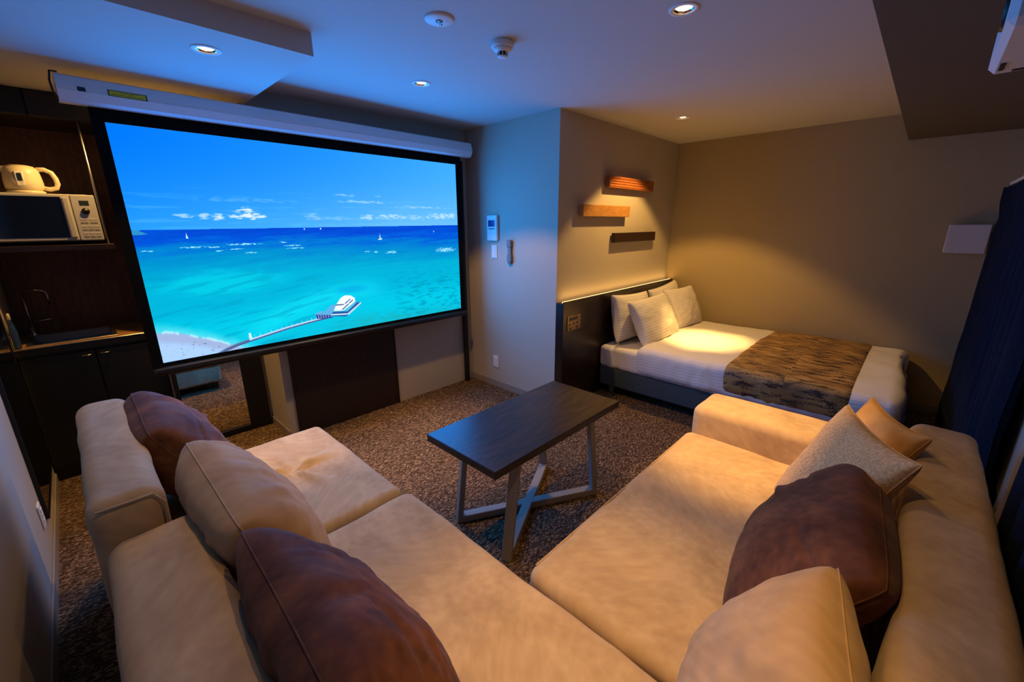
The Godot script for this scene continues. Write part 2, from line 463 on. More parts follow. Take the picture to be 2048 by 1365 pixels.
# the picture thrown on the screen: sea, sky, pier and boat
func screen_picture() -> ImageTexture:
	var W := 1024
	var H := 584
	var im := Image.create(W, H, false, Image.FORMAT_RGB8)
	var n1 := noise(201, 1.0, 5)
	var n2 := noise(207, 1.0, 4)
	var stops := [[0.0, Color(0.0, 0.27, 0.80)], [0.07, Color(0.0, 0.33, 0.84)], [0.13, Color(0.0, 0.46, 0.82)], [0.24, Color(0.0, 0.57, 0.80)], [0.4, Color(0.0, 0.68, 0.83)], [0.62, Color(0.0, 0.70, 0.84)], [0.8, Color(0.0, 0.78, 0.89)], [1.0, Color(0.03, 0.74, 0.86)]]
	var clouds := [[0.250, 0.338, 0.030, 0.032, 1.0], [0.275, 0.348, 0.025, 0.018, 1.0], [0.225, 0.356, 0.05, 0.010, 0.8], [0.169, 0.353, 0.036, 0.018, 0.75], [0.108, 0.352, 0.024, 0.010, 0.6], [0.26, 0.276, 0.14, 0.012, 0.16], [0.6, 0.265, 0.10, 0.009, 0.5], [0.54, 0.234, 0.035, 0.010, 0.4], [0.66, 0.232, 0.02, 0.005, 0.3], [0.82, 0.287, 0.13, 0.008, 0.35], [0.61, 0.352, 0.03, 0.018, 0.6], [0.70, 0.348, 0.07, 0.018, 0.65], [0.80, 0.35, 0.07, 0.014, 0.5], [0.93, 0.34, 0.08, 0.022, 0.7], [0.43, 0.35, 0.03, 0.02, 0.35], [0.5, 0.358, 0.06, 0.012, 0.25]]
	var waves := [[0.115, 0.490, 0.035, 0.004], [0.231, 0.483, 0.045, 0.005], [0.334, 0.480, 0.012, 0.004], [0.36, 0.498, 0.03, 0.003], [0.369, 0.512, 0.03, 0.004], [0.246, 0.525, 0.018, 0.004], [0.691, 0.562, 0.025, 0.009], [0.934, 0.566, 0.05, 0.017], [0.60, 0.55, 0.012, 0.004], [0.63, 0.555, 0.01, 0.005], [0.02, 0.5, 0.015, 0.003], [0.16, 0.493, 0.02, 0.003], [0.21, 0.505, 0.02, 0.003], [0.17, 0.51, 0.012, 0.003]]
	for y in H:
		var v := (y + 0.5) / H
		for x in W:
			var u := (x + 0.5) / W
			var v0 := 0.412 - 0.012 * u
			var c: Color
			if v < v0:
				var t := v / v0
				var top := Color(0.0, 0.46, 1.0).lerp(Color(0.26, 0.67, 1.0), clampf(u * 0.95, 0, 1))
				var low := Color(0.10, 0.58, 0.98).lerp(Color(0.42, 0.74, 0.98), clampf(u * 1.1 + 0.15, 0, 1))
				c = top.lerp(low, pow(t, 1.5))
				var wisp := n1.get_noise_2d(u * 5.0, v * 40.0)
				c = c.lerp(Color(0.45, 0.78, 1.0), 0.25 * smoothstep(0.1, 0.5, wisp) * smoothstep(0.45, 0.8, t))
				for k in clouds:
					var dx: float = (u - k[0]) / k[2]
					var dy: float = (v - k[1]) / k[3]
					var d := dx * dx + dy * dy
					if d < 3.5:
						var e := 1.0 - d + 1.5 * n2.get_noise_2d(u * 34.0, v * 60.0)
						c = c.lerp(Color(0.86, 0.92, 1.0), k[4] * smoothstep(0.0, 1.3, e))
			else:
				var d := (v - v0) / (1.0 - v0)
				var dd := d * (1.0 - 0.35 * smoothstep(0.3, 1.0, u) * (1.0 - smoothstep(0.2, 0.5, d)))
				dd += 0.07 * n1.get_noise_2d(u * 4.0, v * 30.0 + u * 3.0) + 0.03 * n2.get_noise_2d(u * 22.0, v * 120.0)
				dd = clampf(dd, 0, 1)
				c = stops[0][1]
				for i in stops.size() - 1:
					if dd >= stops[i][0]:
						c = stops[i][1].lerp(stops[i + 1][1], clampf((dd - stops[i][0]) / (stops[i + 1][0] - stops[i][0]), 0, 1))
				# pale lagoon left, sandbar curve behind the boat, dark reef lower right
				var lag := Vector2((u - 0.17) / 0.16, (v - 0.66) / 0.07).length()
				c = c.lerp(Color(0.02, 0.86, 0.93), 0.5 * (1.0 - smoothstep(0.5, 1.1, lag + 0.3 * n1.get_noise_2d(u * 8.0, v * 20.0))))
				var cv := 0.74 + 0.42 * (0.566 - u) * (0.566 - u) * 3.0
				c = c.lerp(Color(0.06, 0.86, 0.95), 0.75 * exp(-pow((v - cv - 0.035) / 0.055, 2.0)) * smoothstep(0.12, 0.3, u) * (1.0 - smoothstep(0.54, 0.7, u)))
				var hole := Vector2((u - 0.53) / 0.07, (v - 0.765) / 0.03).length()
				c = c.lerp(Color(0.0, 0.62, 0.86), 0.6 * (1.0 - smoothstep(0.3, 1.2, hole)))
				var reef := smoothstep(0.02, 0.35, n1.get_noise_2d(u * 16.0 + 4.0, v * 40.0)) * smoothstep(0.62, 0.78, u) * smoothstep(0.6, 0.8, v)
				c = c.lerp(Color(0.0, 0.55, 0.68), 0.55 * reef)
				var shoal := smoothstep(0.0, 0.06, v - (0.90 + 0.12 * absf(u - 0.55))) * smoothstep(0.42, 0.5, u)
				c = c.lerp(Color(0.12, 0.66, 0.68), 0.6 * shoal * clampf(0.6 + 1.4 * n2.get_noise_2d(u * 18.0, v * 40.0), 0, 1))
				var streak := n2.get_noise_2d(u * 5.0, v * 30.0 + u * 8.0)
				c = c.lerp(Color(0.0, 0.62, 0.76), 0.5 * smoothstep(0.1, 0.45, streak) * smoothstep(0.5, 0.62, v) * (1.0 - smoothstep(0.35, 0.6, u)))
				for k in waves:
					var dx: float = (u - k[0]) / k[2]
					var dy: float = (v - k[1]) / k[3]
					var q := dx * dx + dy * dy
					if q < 2.5:
						c = c.lerp(Color(0.70, 0.95, 1.0), 0.9 * smoothstep(0.1, 1.0, 1.0 - q + 1.7 * n2.get_noise_2d(u * 70.0, v * 200.0)))
				# beach
				var shore := 0.852 + 0.30 * u + 3.6 * u * u - 6.0 * u * u * u + 0.008 * n1.get_noise_2d(u * 40.0, v * 10.0)
				if u < 0.26:
					var s := v - shore
					c = c.lerp(Color(0.36, 0.86, 0.93), 0.8 * smoothstep(-0.05, 0.0, s))
					c = c.lerp(Color(0.62, 0.70, 0.86), smoothstep(0.0, 0.012, s))
					c = c.lerp(Color(0.66, 0.80, 0.97), smoothstep(0.03, 0.07, s))
					c = c.lerp(Color(0.80, 0.92, 1.0), 0.8 * exp(-pow((s - 0.004) / 0.006, 2.0)) * smoothstep(0.0, 0.3, n2.get_noise_2d(u * 30.0, 3.0) + 0.2))
					if s > 0.03:
						c = c.lerp(Color(0.2, 0.32, 0.42), 0.8 * smoothstep(0.5, 0.56, n2.get_noise_2d(u * 70.0, v * 46.0)))
			im.set_pixel(x, y, c)
	var fill := func(poly: Array, col: Color) -> void:
		var pv := PackedVector2Array()
		var lo := Vector2(9, 9)
		var hi := Vector2(-9, -9)
		for p in poly:
			pv.append(p); lo = lo.min(p); hi = hi.max(p)
		for y in range(maxi(0, int(lo.y * H)), mini(H, int(hi.y * H) + 2)):
			for x in range(maxi(0, int(lo.x * W)), mini(W, int(hi.x * W) + 2)):
				if Geometry2D.is_point_in_polygon(Vector2((x + 0.5) / W, (y + 0.5) / H), pv):
					im.set_pixel(x, y, col)
	# island, sails, pier, hut, boat
	fill.call([Vector2(0, 0.432), Vector2(0, 0.414), Vector2(0.012, 0.412), Vector2(0.02, 0.42), Vector2(0.03, 0.43)], Color(0.18, 0.56, 0.78))
	for s in [[0.105, 0.438, 0.012], [0.651, 0.462, 0.018], [0.449, 0.412, 0.006], [0.40, 0.413, 0.005], [0.88, 0.44, 0.006]]:
		fill.call([Vector2(s[0] - 0.002, s[1] + s[2]), Vector2(s[0], s[1] - s[2]), Vector2(s[0] + 0.003, s[1] + s[2])], Color(0.85, 0.95, 1.0))
	fill.call([Vector2(0.642, 0.478), Vector2(0.66, 0.476), Vector2(0.657, 0.482), Vector2(0.645, 0.483)], Color(0.9, 0.96, 1.0))
	var line := [Vector2(0.446, 0.906), Vector2(0.38, 0.917), Vector2(0.308, 0.932), Vector2(0.203, 0.964), Vector2(0.17, 0.975), Vector2(0.145, 0.988), Vector2(0.115, 1.01)]
	for i in line.size() - 1:
		var a: Vector2 = line[i]
		var b: Vector2 = line[i + 1]
		var o := Vector2(0, 0.006)
		fill.call([a + o * 1.6, b + o * 1.6, b, a], Color(0.30, 0.34, 0.55))
		fill.call([a + o * 0.4, b + o * 0.4, b - o, a - o], Color(0.72, 0.84, 0.98) if i < 3 else Color(0.36, 0.44, 0.6))
	for k in 16:
		var q := Vector2(0.43, 0.909).lerp(Vector2(0.203, 0.962), k / 15.0)
		fill.call([q + Vector2(-0.0008, 0), q + Vector2(-0.0008, -0.020), q + Vector2(0.0008, -0.020), q + Vector2(0.0008, 0)], Color(0.55, 0.86, 0.98))
	fill.call([Vector2(0.205, 0.958), Vector2(0.203, 0.928), Vector2(0.209, 0.926), Vector2(0.211, 0.957)], Color(0.85, 0.95, 1.0))
	fill.call([Vector2(0.40, 0.885), Vector2(0.45, 0.895), Vector2(0.452, 0.918), Vector2(0.402, 0.910)], Color(0.20, 0.26, 0.55))
	for k in 6:
		fill.call([Vector2(0.406 + k * 0.008, 0.889), Vector2(0.409 + k * 0.008, 0.889), Vector2(0.409 + k * 0.008, 0.911), Vector2(0.406 + k * 0.008, 0.911)], Color(0.5, 0.6, 0.85))
	fill.call([Vector2(0.393, 0.883), Vector2(0.41, 0.868), Vector2(0.43, 0.871), Vector2(0.455, 0.839), Vector2(0.475, 0.847), Vector2(0.455, 0.9)], Color(0.36, 0.68, 0.88))
	fill.call([Vector2(0.449, 0.895), Vector2(0.47, 0.864), Vector2(0.53, 0.838), Vector2(0.556, 0.852), Vector2(0.556, 0.862), Vector2(0.506, 0.914), Vector2(0.50, 0.922), Vector2(0.452, 0.908)], Color(0.16, 0.36, 0.62))
	fill.call([Vector2(0.449, 0.895), Vector2(0.505, 0.905), Vector2(0.504, 0.912), Vector2(0.45, 0.902)], Color(0.85, 0.93, 1.0))
	fill.call([Vector2(0.505, 0.905), Vector2(0.556, 0.848), Vector2(0.557, 0.858), Vector2(0.507, 0.916)], Color(0.78, 0.86, 0.98))
	fill.call([Vector2(0.455, 0.882), Vector2(0.47, 0.86), Vector2(0.545, 0.842), Vector2(0.506, 0.892)], Color(0.30, 0.75, 0.90))
	fill.call([Vector2(0.459, 0.878), Vector2(0.470, 0.842), Vector2(0.487, 0.808), Vector2(0.502, 0.796), Vector2(0.522, 0.800), Vector2(0.536, 0.818), Vector2(0.537, 0.84), Vector2(0.515, 0.862), Vector2(0.492, 0.884)], Color(0.93, 0.96, 1.0))
	fill.call([Vector2(0.469, 0.842), Vector2(0.497, 0.846), Vector2(0.495, 0.852), Vector2(0.468, 0.849)], Color(0.22, 0.36, 0.52))
	fill.call([Vector2(0.487, 0.876), Vector2(0.512, 0.846), Vector2(0.514, 0.851), Vector2(0.489, 0.881)], Color(0.22, 0.36, 0.56))
	fill.call([Vector2(0.514, 0.843), Vector2(0.528, 0.826), Vector2(0.530, 0.831), Vector2(0.516, 0.848)], Color(0.22, 0.36, 0.56))
	fill.call([Vector2(0.499, 0.842), Vector2(0.520, 0.818), Vector2(0.521, 0.823), Vector2(0.501, 0.847)], Color(0.26, 0.40, 0.58))
	return tex(im)

# ---------------------------------------------------------------- the scene
func _ready() -> void:
	# camera
	var cam := Camera3D.new()
	cam.name = "camera"
	add_child(cam)
	cam.position = Vector3(0, 1.5734, 0)
	cam.rotation_degrees = Vector3(-15.6406, -46.0431, -0.3469)
	cam.fov = 2.0 * rad_to_deg(atan(682.5 / 835.74))
	cam.near = 0.02
	cam.far = 50
	cam.current = true
	# environment: a closed room at night, no daylight
	var we := WorldEnvironment.new()
	we.name = "environment"
	var env := Environment.new()
	env.background_mode = Environment.BG_COLOR
	env.background_color = Color.BLACK
	env.tonemap_mode = Environment.TONE_MAPPER_LINEAR
	env.tonemap_exposure = 1.0
	env.sdfgi_enabled = true
	env.ssao_enabled = true
	env.ssil_enabled = true
	we.environment = env
	add_child(we)
	# the light that the picture on the screen gives
	var scr := AreaLight3D.new()
	scr.name = "screen_picture_light"
	scr.area_size = Vector2(2.2, 1.25)
	scr.light_color = Color(0.0, 0.54, 1.0)
	scr.light_energy = SCREEN_E
	scr.shadow_enabled = true
	add_child(scr)
	scr.position = Vector3(1.366, 1.441, -3.045)
	scr.rotation_degrees = Vector3(0, 180, 0)
	# the strip along the headboard
	var strip := AreaLight3D.new()
	strip.name = "headboard_strip_light"
	strip.area_size = Vector2(2.0, 0.02)
	strip.light_color = WARM
	strip.light_energy = 0.14
	strip.shadow_enabled = true
	add_child(strip)
	strip.position = Vector3(3.78, 0.957, -2.062)
	strip.rotation_degrees = Vector3(90, 0, 0)

	make_materials()
	build_room()
	build_screen()
	build_kitchen()
	build_wall_things()
	build_bed()
	build_sofas()
	build_table()
	build_curtains()
	build_ceiling_things()

const WARM := Color(1.0, 0.77, 0.42)
const SCREEN_E := 4.8
const LIGHTS := [   # place, where the beam points, beam, its half angle, spill, its half angle
	[Vector3(0.584, 2.306, -2.383), Vector3(0.60, 0, -2.42), 3.0, 21.0, 0.6, 52.0],
	[Vector3(1.689, 2.4, -2.379), Vector3(1.66, 0, -2.40), 5.0, 22.0, 1.4, 52.0],
	[Vector3(1.902, 2.4, -0.866), Vector3(2.26, 0.43, -0.46), 7.0, 20.0, 0.35, 52.0],
	[Vector3(3.674, 2.4, -1.599), Vector3(3.88, 0.5, -1.28), 15.0, 13.5, 2.3, 52.0],
	[Vector3(0.76, 2.4, -0.46), Vector3(0.80, 0, -0.42), 3.0, 24.0, 0.5, 50.0],
	[Vector3(0.44, 2.306, -3.42), Vector3(0.44, 0, -3.43), 1.5, 22.0, 1.5, 66.0],
]

func csg_ceiling(called: String, lo: Vector3, hi: Vector3, holes: Array, m: Material) -> void:
	var b := CSGBox3D.new()
	b.name = called
	b.size = hi - lo
	b.position = (lo + hi) * 0.5
	b.material = m
	b.set_meta("kind", "structure")
	add_child(b)
	for h in holes:
		var c := CSGCylinder3D.new()
		c.name = "recess"
		c.radius = 0.041
		c.height = 0.1
		c.sides = 32
		c.operation = CSGShape3D.OPERATION_SUBTRACTION
		c.material = M.white
		b.add_child(c, true)
		c.position = Vector3(h.x, lo.y, h.z) - b.position

func build_room() -> void:
	struct_box("floor", Vector3(-0.44, -0.1, -4.3), Vector3(4.92, 0, 0.52), M.carpet)
	var main := []
	for k in range(1, 5): main.append(LIGHTS[k][0])
	csg_ceiling("ceiling", Vector3(-0.44, 2.4, -4.3), Vector3(4.92, 2.52, 0.52), main, M.ceiling)
	csg_ceiling("ceiling_soffit", Vector3(-0.34, 2.306, -3.22), Vector3(0.941, 2.4, -2.138), [LIGHTS[0][0]], M.ceiling)
	struct_box("wall_left", Vector3(-0.44, 0, -4.3), Vector3(-0.34, 2.4, 0.42), M.wall)
	struct_box("wall_back", Vector3(0.906, 0, -3.72), Vector3(2.726, 2.4, -3.22), M.wall)
	csg_ceiling("ceiling_alcove", Vector3(-0.34, 2.306, -4.2), Vector3(0.906, 2.4, -3.22), [LIGHTS[5][0]], M.ceiling)
	struct_box("wall_kitchen", Vector3(-0.44, 0, -4.3), Vector3(0.32, 2.4, -4.2), M.kitchen)
	struct_box("wall_mirror", Vector3(0.32, 0, -4.3), Vector3(0.906, 2.306, -3.63), M.wall)
	struct_box("wall_column", Vector3(2.726, 0, -3.72), Vector3(4.92, 2.4, -2.117), M.wall)
	struct_box("wall_right", Vector3(4.82, 0, -2.117), Vector3(4.92, 2.4, 0.42), M.wall_bed)
	struct_box("wall_window", Vector3(-0.44, 0, 0.42), Vector3(4.92, 2.4, 0.52), M.wall)
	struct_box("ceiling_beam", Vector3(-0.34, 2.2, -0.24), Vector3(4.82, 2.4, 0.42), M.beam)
	# skirting
	var bb := [["baseboard_column", Vector3(2.716, 0, -3.22), Vector3(2.726, 0.07, -2.117)], ["baseboard_back", Vector3(1.87, 0, -3.22), Vector3(2.716, 0.0, -3.21)], ["baseboard_return", Vector3(0.897, 0, -3.63), Vector3(0.906, 0.06, -3.22)], ["baseboard_left", Vector3(-0.34, 0, -3.70), Vector3(-0.331, 0.07, 0.42)], ["baseboard_right", Vector3(4.81, 0, -2.03), Vector3(4.82, 0.07, 0.42)], ["baseboard_window", Vector3(-0.331, 0, 0.41), Vector3(4.81, 0.07, 0.42)]]
	for b in bb:
		if b[2].y - b[1].y > 0.01:
			var o := obj(b[0], cbox(b[1], b[2], 0.003), M.base)
			o.set_meta("kind", "structure")
	# the flush dark door in the back wall, with a slim frame
	var d := Node3D.new()
	d.name = "door_1"
	d.set_meta("kind", "structure")
	add_child(d)
	obj("door_leaf", cbox(Vector3(0.985, 0.008, -3.222), Vector3(1.825, 2.03, -3.205), 0.002), M.door, d)
	obj("door_frame", cbox(Vector3(0.965, 0, -3.222), Vector3(0.985, 2.05, -3.2), 0.002), M.door, d)
	obj("door_frame", cbox(Vector3(1.825, 0, -3.222), Vector3(1.84, 2.05, -3.2), 0.002), M.door, d)
	obj("door_frame", cbox(Vector3(0.985, 2.03, -3.222), Vector3(1.825, 2.05, -3.2), 0.002), M.door, d)
	obj("handle", tube([Vector3(1.05, 0.95, -3.206), Vector3(1.05, 0.95, -3.17), Vector3(1.06, 0.95, -3.165), Vector3(1.16, 0.95, -3.165)], 0.008), M.steel, d)

func build_screen() -> void:
	var s := thing("projector_screen", "large pull-down projection screen showing a turquoise sea with pier and boat", "projection screen", Vector3(1.366, 0.72, -3.06))
	var org := s.position
	var x1 := 0.254 - org.x
	var x2 := 2.477 - org.x
	var y1 := 0.807 - org.y
	var y2 := 2.075 - org.y
	# lit picture
	var st := begin(false)
	for p in [[x1, y1, 0.0, 1.0], [x1, y2, 0.0, 0.0], [x2, y2, 1.0, 0.0], [x1, y1, 0.0, 1.0], [x2, y2, 1.0, 0.0], [x2, y1, 1.0, 1.0]]:
		st.set_uv(Vector2(p[2], p[3]))
		st.add_vertex(Vector3(p[0], p[1], 0.0))
	var pm := mat("screen_picture", Color(0.02, 0.02, 0.02), 0.9, 0.0, 0.1)
	pm.emission_enabled = true
	pm.emission_texture = screen_picture()
	pm.emission_operator = BaseMaterial3D.EMISSION_OP_ADD
	pm.emission = Color.BLACK
	pm.emission_energy_multiplier = 1.12
	var pic := obj("screen_picture", fin(st), pm, s)
	pic.set_meta("label", "bright picture of sea, sky, pier and boat")
	# black cloth border round it and the cloth behind
	obj("cloth", cbox(Vector3(x1 - 0.05, y1 - 0.03, -0.004), Vector3(x2 + 0.055, 2.16 - org.y, -0.002), 0.0005), M.black_cloth, s)
	obj("border_side", cbox(Vector3(x1 - 0.05, y1 - 0.03, -0.002), Vector3(x1, y2 + 0.07, 0.002), 0.0005), M.black_cloth, s)
	obj("border_side", cbox(Vector3(x2, y1 - 0.03, -0.002), Vector3(x2 + 0.055, y2 + 0.07, 0.002), 0.0005), M.black_cloth, s)
	obj("border_top", cbox(Vector3(x1, y2, -0.002), Vector3(x2, 2.16 - org.y, 0.002), 0.0005), M.black_cloth, s)
	obj("border_bottom", cbox(Vector3(x1, y1 - 0.03, -0.002), Vector3(x2, y1, 0.002), 0.0005), M.black_cloth, s)
	# weight bar along the bottom
	var wb := begin()
	add_lathe(wb, [Vector2(0, x1 - 0.055), Vector2(0.024, x1 - 0.055), Vector2(0.026, x1 - 0.04), Vector2(0.026, x2 + 0.05), Vector2(0.024, x2 + 0.06), Vector2(0, x2 + 0.06)], 16, Transform3D(Basis(Vector3(0, 1, 0), Vector3(1, 0, 0), Vector3(0, 0, -1)), Vector3(0, y1 - 0.047, 0)))
	obj("weight_bar", fin(wb), M.black, s)
	# casing
	var cx1 := 0.111 - org.x
	var cx2 := 2.62 - org.x
	var prof := [Vector2(-0.075, 2.15), Vector2(-0.075, 2.25), Vector2(-0.06, 2.262), Vector2(0.03, 2.258), Vector2(0.05, 2.25), Vector2(0.066, 2.20), Vector2(0.064, 2.193), Vector2(0.068, 2.187), Vector2(0.05, 2.15), Vector2(0.03, 2.139), Vector2(-0.01, 2.138)]
	var pp := []
	for p in prof: pp.append(Vector2(-p.x, p.y - org.y))
	var turn := Basis(Vector3(0, 0, -1), Vector3(0, 1, 0), Vector3(1, 0, 0))
	var case := obj("case", extrude(pp, cx1 + 0.012, cx2 - 0.012, Transform3D(turn, Vector3.ZERO)), M.case, s)
	obj("end_cap", extrude(pp, cx1, cx1 + 0.012, Transform3D(turn, Vector3.ZERO)), M.case, s)
	obj("end_cap", extrude(pp, cx2 - 0.012, cx2, Transform3D(turn, Vector3.ZERO)), M.case, s)
	obj("sensor_window", cbox(Vector3(0.180 - org.x, 2.188 - org.y, 0.058), Vector3(0.208 - org.x, 2.207 - org.y, 0.0685), 0.001), M.black_gloss, case)
	var lab := Image.create(128, 40, false, Image.FORMAT_RGB8)
	lab.fill(c8(24, 26, 14))
	lab.fill_rect(Rect2i(4, 4, 120, 32), c8(222, 196, 24))
	var rng := RandomNumberGenerator.new()
	rng.seed = 4
	for row in [[8, 30, 94, 3], [16, 46, 80, 3], [25, 10, 116, 4]]:
		var x: int = row[1]
		while x < row[2]:
			var w := rng.randi_range(3, 9)
			lab.fill_rect(Rect2i(x, row[0], w, row[3]), c8(60, 54, 20))
			x += w + rng.randi_range(2, 5)
	var lm := mat("caution_label", Color.WHITE, 0.6)
	lm.albedo_texture = tex(lab)
	var ls := begin(false)
	var a := Vector3(0.286 - org.x, 2.187 - org.y, 0.0692)
	var b := Vector3(0.434 - org.x, 2.216 - org.y, 0.0622)
	for p in [[a.x, a.y, 0.0, 1.0], [a.x, b.y, 0.0, 0.0], [b.x, b.y, 1.0, 0.0], [a.x, a.y, 0.0, 1.0], [b.x, b.y, 1.0, 0.0], [b.x, a.y, 1.0, 1.0]]:
		ls.set_uv(Vector2(p[2], p[3]))
		ls.add_vertex(Vector3(p[0], p[1], a.z if p[1] < b.y - 0.001 else b.z))
	var l := obj("label_sticker", fin(ls), lm, case)
	l.set_meta("label", "yellow caution sticker with black edge")
	var cable := obj("cable", tube([Vector3(0.126 - org.x, 2.266 - org.y, 0.02), Vector3(0.103 - org.x, 2.262 - org.y, 0.035), Vector3(0.095 - org.x, 2.22 - org.y, 0.04), Vector3(0.098 - org.x, 2.18 - org.y, 0.03), Vector3(0.115 - org.x, 2.142 - org.y, 0.0)], 0.004, 8), M.black, s)
	cable.set_meta("label", "black cable looping round the case end")
	# post at the corner under the screen
	var post := thing("corner_post", "slim black post on the carpet beside the wall corner below the screen", "post", Vector3(2.628, 0, -3.185))
	obj("shaft", cbox(Vector3(-0.022, 0.012, -0.018), Vector3(0.022, 2.13, 0.018), 0.004), M.black, post)
	obj("foot", cbox(Vector3(-0.026, 0, -0.022), Vector3(0.026, 0.012, 0.022), 0.003), M.black, post)

func build_kitchen() -> void:
	# base unit
	var zf := -3.70
	var k := thing("kitchen_cabinet", "black kitchen base cabinet under the sink in the dark alcove", "cabinet", Vector3(0, 0, -3.95))
	obj("plinth", cbox(Vector3(-0.335, 0, -0.24), Vector3(0.318, 0.08, 0.22), 0.002), M.black, k)
	obj("carcass", cbox(Vector3(-0.335, 0.08, -0.245), Vector3(0.318, 0.835, 0.225), 0.002), M.black, k)
	for x in [[-0.333, -0.008], [-0.004, 0.316]]:
		var dr := obj("door", cbox(Vector3(x[0], 0.09, 0.226), Vector3(x[1], 0.815, 0.244), 0.003), M.black, k)
		var hx: float = x[1] - 0.06 if x[0] < -0.1 else x[0] + 0.02
		obj("handle", tube([Vector3(hx, 0.79, 0.244), Vector3(hx, 0.79, 0.262), Vector3(hx + 0.04, 0.79, 0.262), Vector3(hx + 0.04, 0.79, 0.244)], 0.004, 8), M.steel, dr)
	# worktop with a sink cut-out made of four strips, basin below
	var w := thing("kitchen_worktop", "tan worktop with a stainless steel sink let into it", "worktop", Vector3(0, 0.836, -3.95))
	var sx1 := -0.27
	var sx2 := 0.10
	var sz1 := -0.17
	var sz2 := 0.17
	for b in [[Vector3(-0.335, 0, -0.245), Vector3(sx1, 0.04, 0.25)], [Vector3(sx2, 0, -0.245), Vector3(0.318, 0.04, 0.25)], [Vector3(sx1, 0, -0.245), Vector3(sx2, 0.04, sz1)], [Vector3(sx1, 0, sz2), Vector3(sx2, 0.04, 0.25)]]:
		obj("slab", cbox(b[0], b[1], 0.002), M.worktop, w)
	obj("front_edge", cbox(Vector3(-0.335, 0.0, 0.25), Vector3(0.318, 0.043, 0.257), 0.001), M.black, w)
	obj("edge_strip", cbox(Vector3(-0.335, 0.040, 0.245), Vector3(0.318, 0.0445, 0.259), 0.001), M.steel, w)
	var basin := begin(false)
	for b in [[Vector3(sx1, -0.14, sz1), Vector3(sx2, -0.135, sz2)], [Vector3(sx1, -0.135, sz1), Vector3(sx1 + 0.004, 0.044, sz2)], [Vector3(sx2 - 0.004, -0.135, sz1), Vector3(sx2, 0.044, sz2)], [Vector3(sx1, -0.135, sz1), Vector3(sx2, 0.044, sz1 + 0.004)], [Vector3(sx1, -0.135, sz2 - 0.004), Vector3(sx2, 0.044, sz2)], [Vector3(sx1 - 0.02, 0.04, sz1 - 0.02), Vector3(sx1 + 0.004, 0.046, sz2 + 0.02)], [Vector3(sx2 - 0.004, 0.04, sz1 - 0.02), Vector3(sx2 + 0.02, 0.046, sz2 + 0.02)], [Vector3(sx1, 0.04, sz1 - 0.02), Vector3(sx2, 0.046, sz1)], [Vector3(sx1, 0.04, sz2), Vector3(sx2, 0.046, sz2 + 0.02)]]:
		add_box(basin, b[0], b[1], 0.0015)
	obj("sink", fin(basin), M.steel, w)
	# tap
	var f := thing("kitchen_tap", "slim chrome kitchen tap rising behind the sink", "tap", Vector3(-0.265, 0.88, -4.15))
	obj("base", lathe([Vector2(0, 0), Vector2(0.022, 0), Vector2(0.022, 0.006), Vector2(0.013, 0.012), Vector2(0.013, 0.05), Vector2(0, 0.05)], 20), M.chrome, f)
	var path := []
	for i in 13:
		var a := PI * i / 12.0
		path.append(Vector3(0.055 - 0.055 * cos(a), 0.27 + 0.03 * sin(a), 0.03 * sin(a) * 0.5 + 0.04 * i / 12.0))
	obj("spout", tube([Vector3(0, 0.05, 0), Vector3(0, 0.16, 0)] + path + [Vector3(0.11, 0.20, 0.04)], 0.006, 10), M.chrome, f)
	obj("lever", tube([Vector3(0, 0.09, 0), Vector3(0.04, 0.095, 0.02), Vector3(0.10, 0.10, 0.04)], 0.007, 10), M.chrome, f)
	# bottle at the picture's edge
	var bt := thing("soap_bottle", "dark blue bottle with a beige cap at the left end of the worktop", "bottle", Vector3(-0.318, 0.878, -3.76))
	bt.scale = Vector3(0.42, 1, 0.7)
	obj("body", lathe([Vector2(0, 0), Vector2(0.034, 0), Vector2(0.04, 0.012), Vector2(0.036, 0.05), Vector2(0.044, 0.09), Vector2(0.03, 0.14), Vector2(0.014, 0.165), Vector2(0.014, 0.175), Vector2(0, 0.175)], 20), M.bottle, bt)
	obj("cap", lathe([Vector2(0, 0.175), Vector2(0.017, 0.175), Vector2(0.017, 0.205), Vector2(0.010, 0.212), Vector2(0, 0.212)], 20), M.offwhite, bt)
	# cupboard under the alcove ceiling
	var up := thing("kitchen_wall_cabinet", "black shallow wall cabinet right under the alcove ceiling", "cabinet", Vector3(0, 2.168, -3.95))
	obj("carcass", cbox(Vector3(-0.335, 0, -0.245), Vector3(0.318, 0.136, 0.23), 0.002), M.black, up)
	for x in [[-0.333, -0.008], [-0.004, 0.316]]:
		obj("door", cbox(Vector3(x[0], 0.002, 0.231), Vector3(x[1], 0.134, 0.249), 0.003), M.black, up)
	# hanging shelf
	var sh := thing("kitchen_shelf", "dark wooden shelf on a steel rod holding the microwave", "shelf", Vector3(0, 1.435, -3.95))
	obj("board", cbox(Vector3(-0.335, 0, -0.245), Vector3(0.213, 0.034, 0.25), 0.003), M.dark, sh)
	obj("rod", tube([Vector3(0.186, 0.034, 0.235), Vector3(0.186, 0.732, 0.235)], 0.006, 10), M.steel, sh)
	obj("rod", tube([Vector3(-0.315, 0.034, 0.235), Vector3(-0.315, 0.732, 0.235)], 0.006, 10), M.steel, sh)
	# microwave
	var mw := thing("microwave_oven", "silver microwave oven with black glass door on the kitchen shelf", "microwave", Vector3(-0.07, 1.469, -3.90))
	var y0 := 0.02
	var y1 := 0.292
	for x in [-0.2, 0.2]:
		for z in [-0.13, 0.13]:
			obj("foot", lathe([Vector2(0, 0), Vector2(0.014, 0), Vector2(0.016, 0.02), Vector2(0, 0.02)], 12), M.black, mw, Vector3(x, 0, z))
	obj("body", cbox(Vector3(-0.255, y0, -0.17), Vector3(0.245, y1, 0.155), 0.006), M.silver, mw)
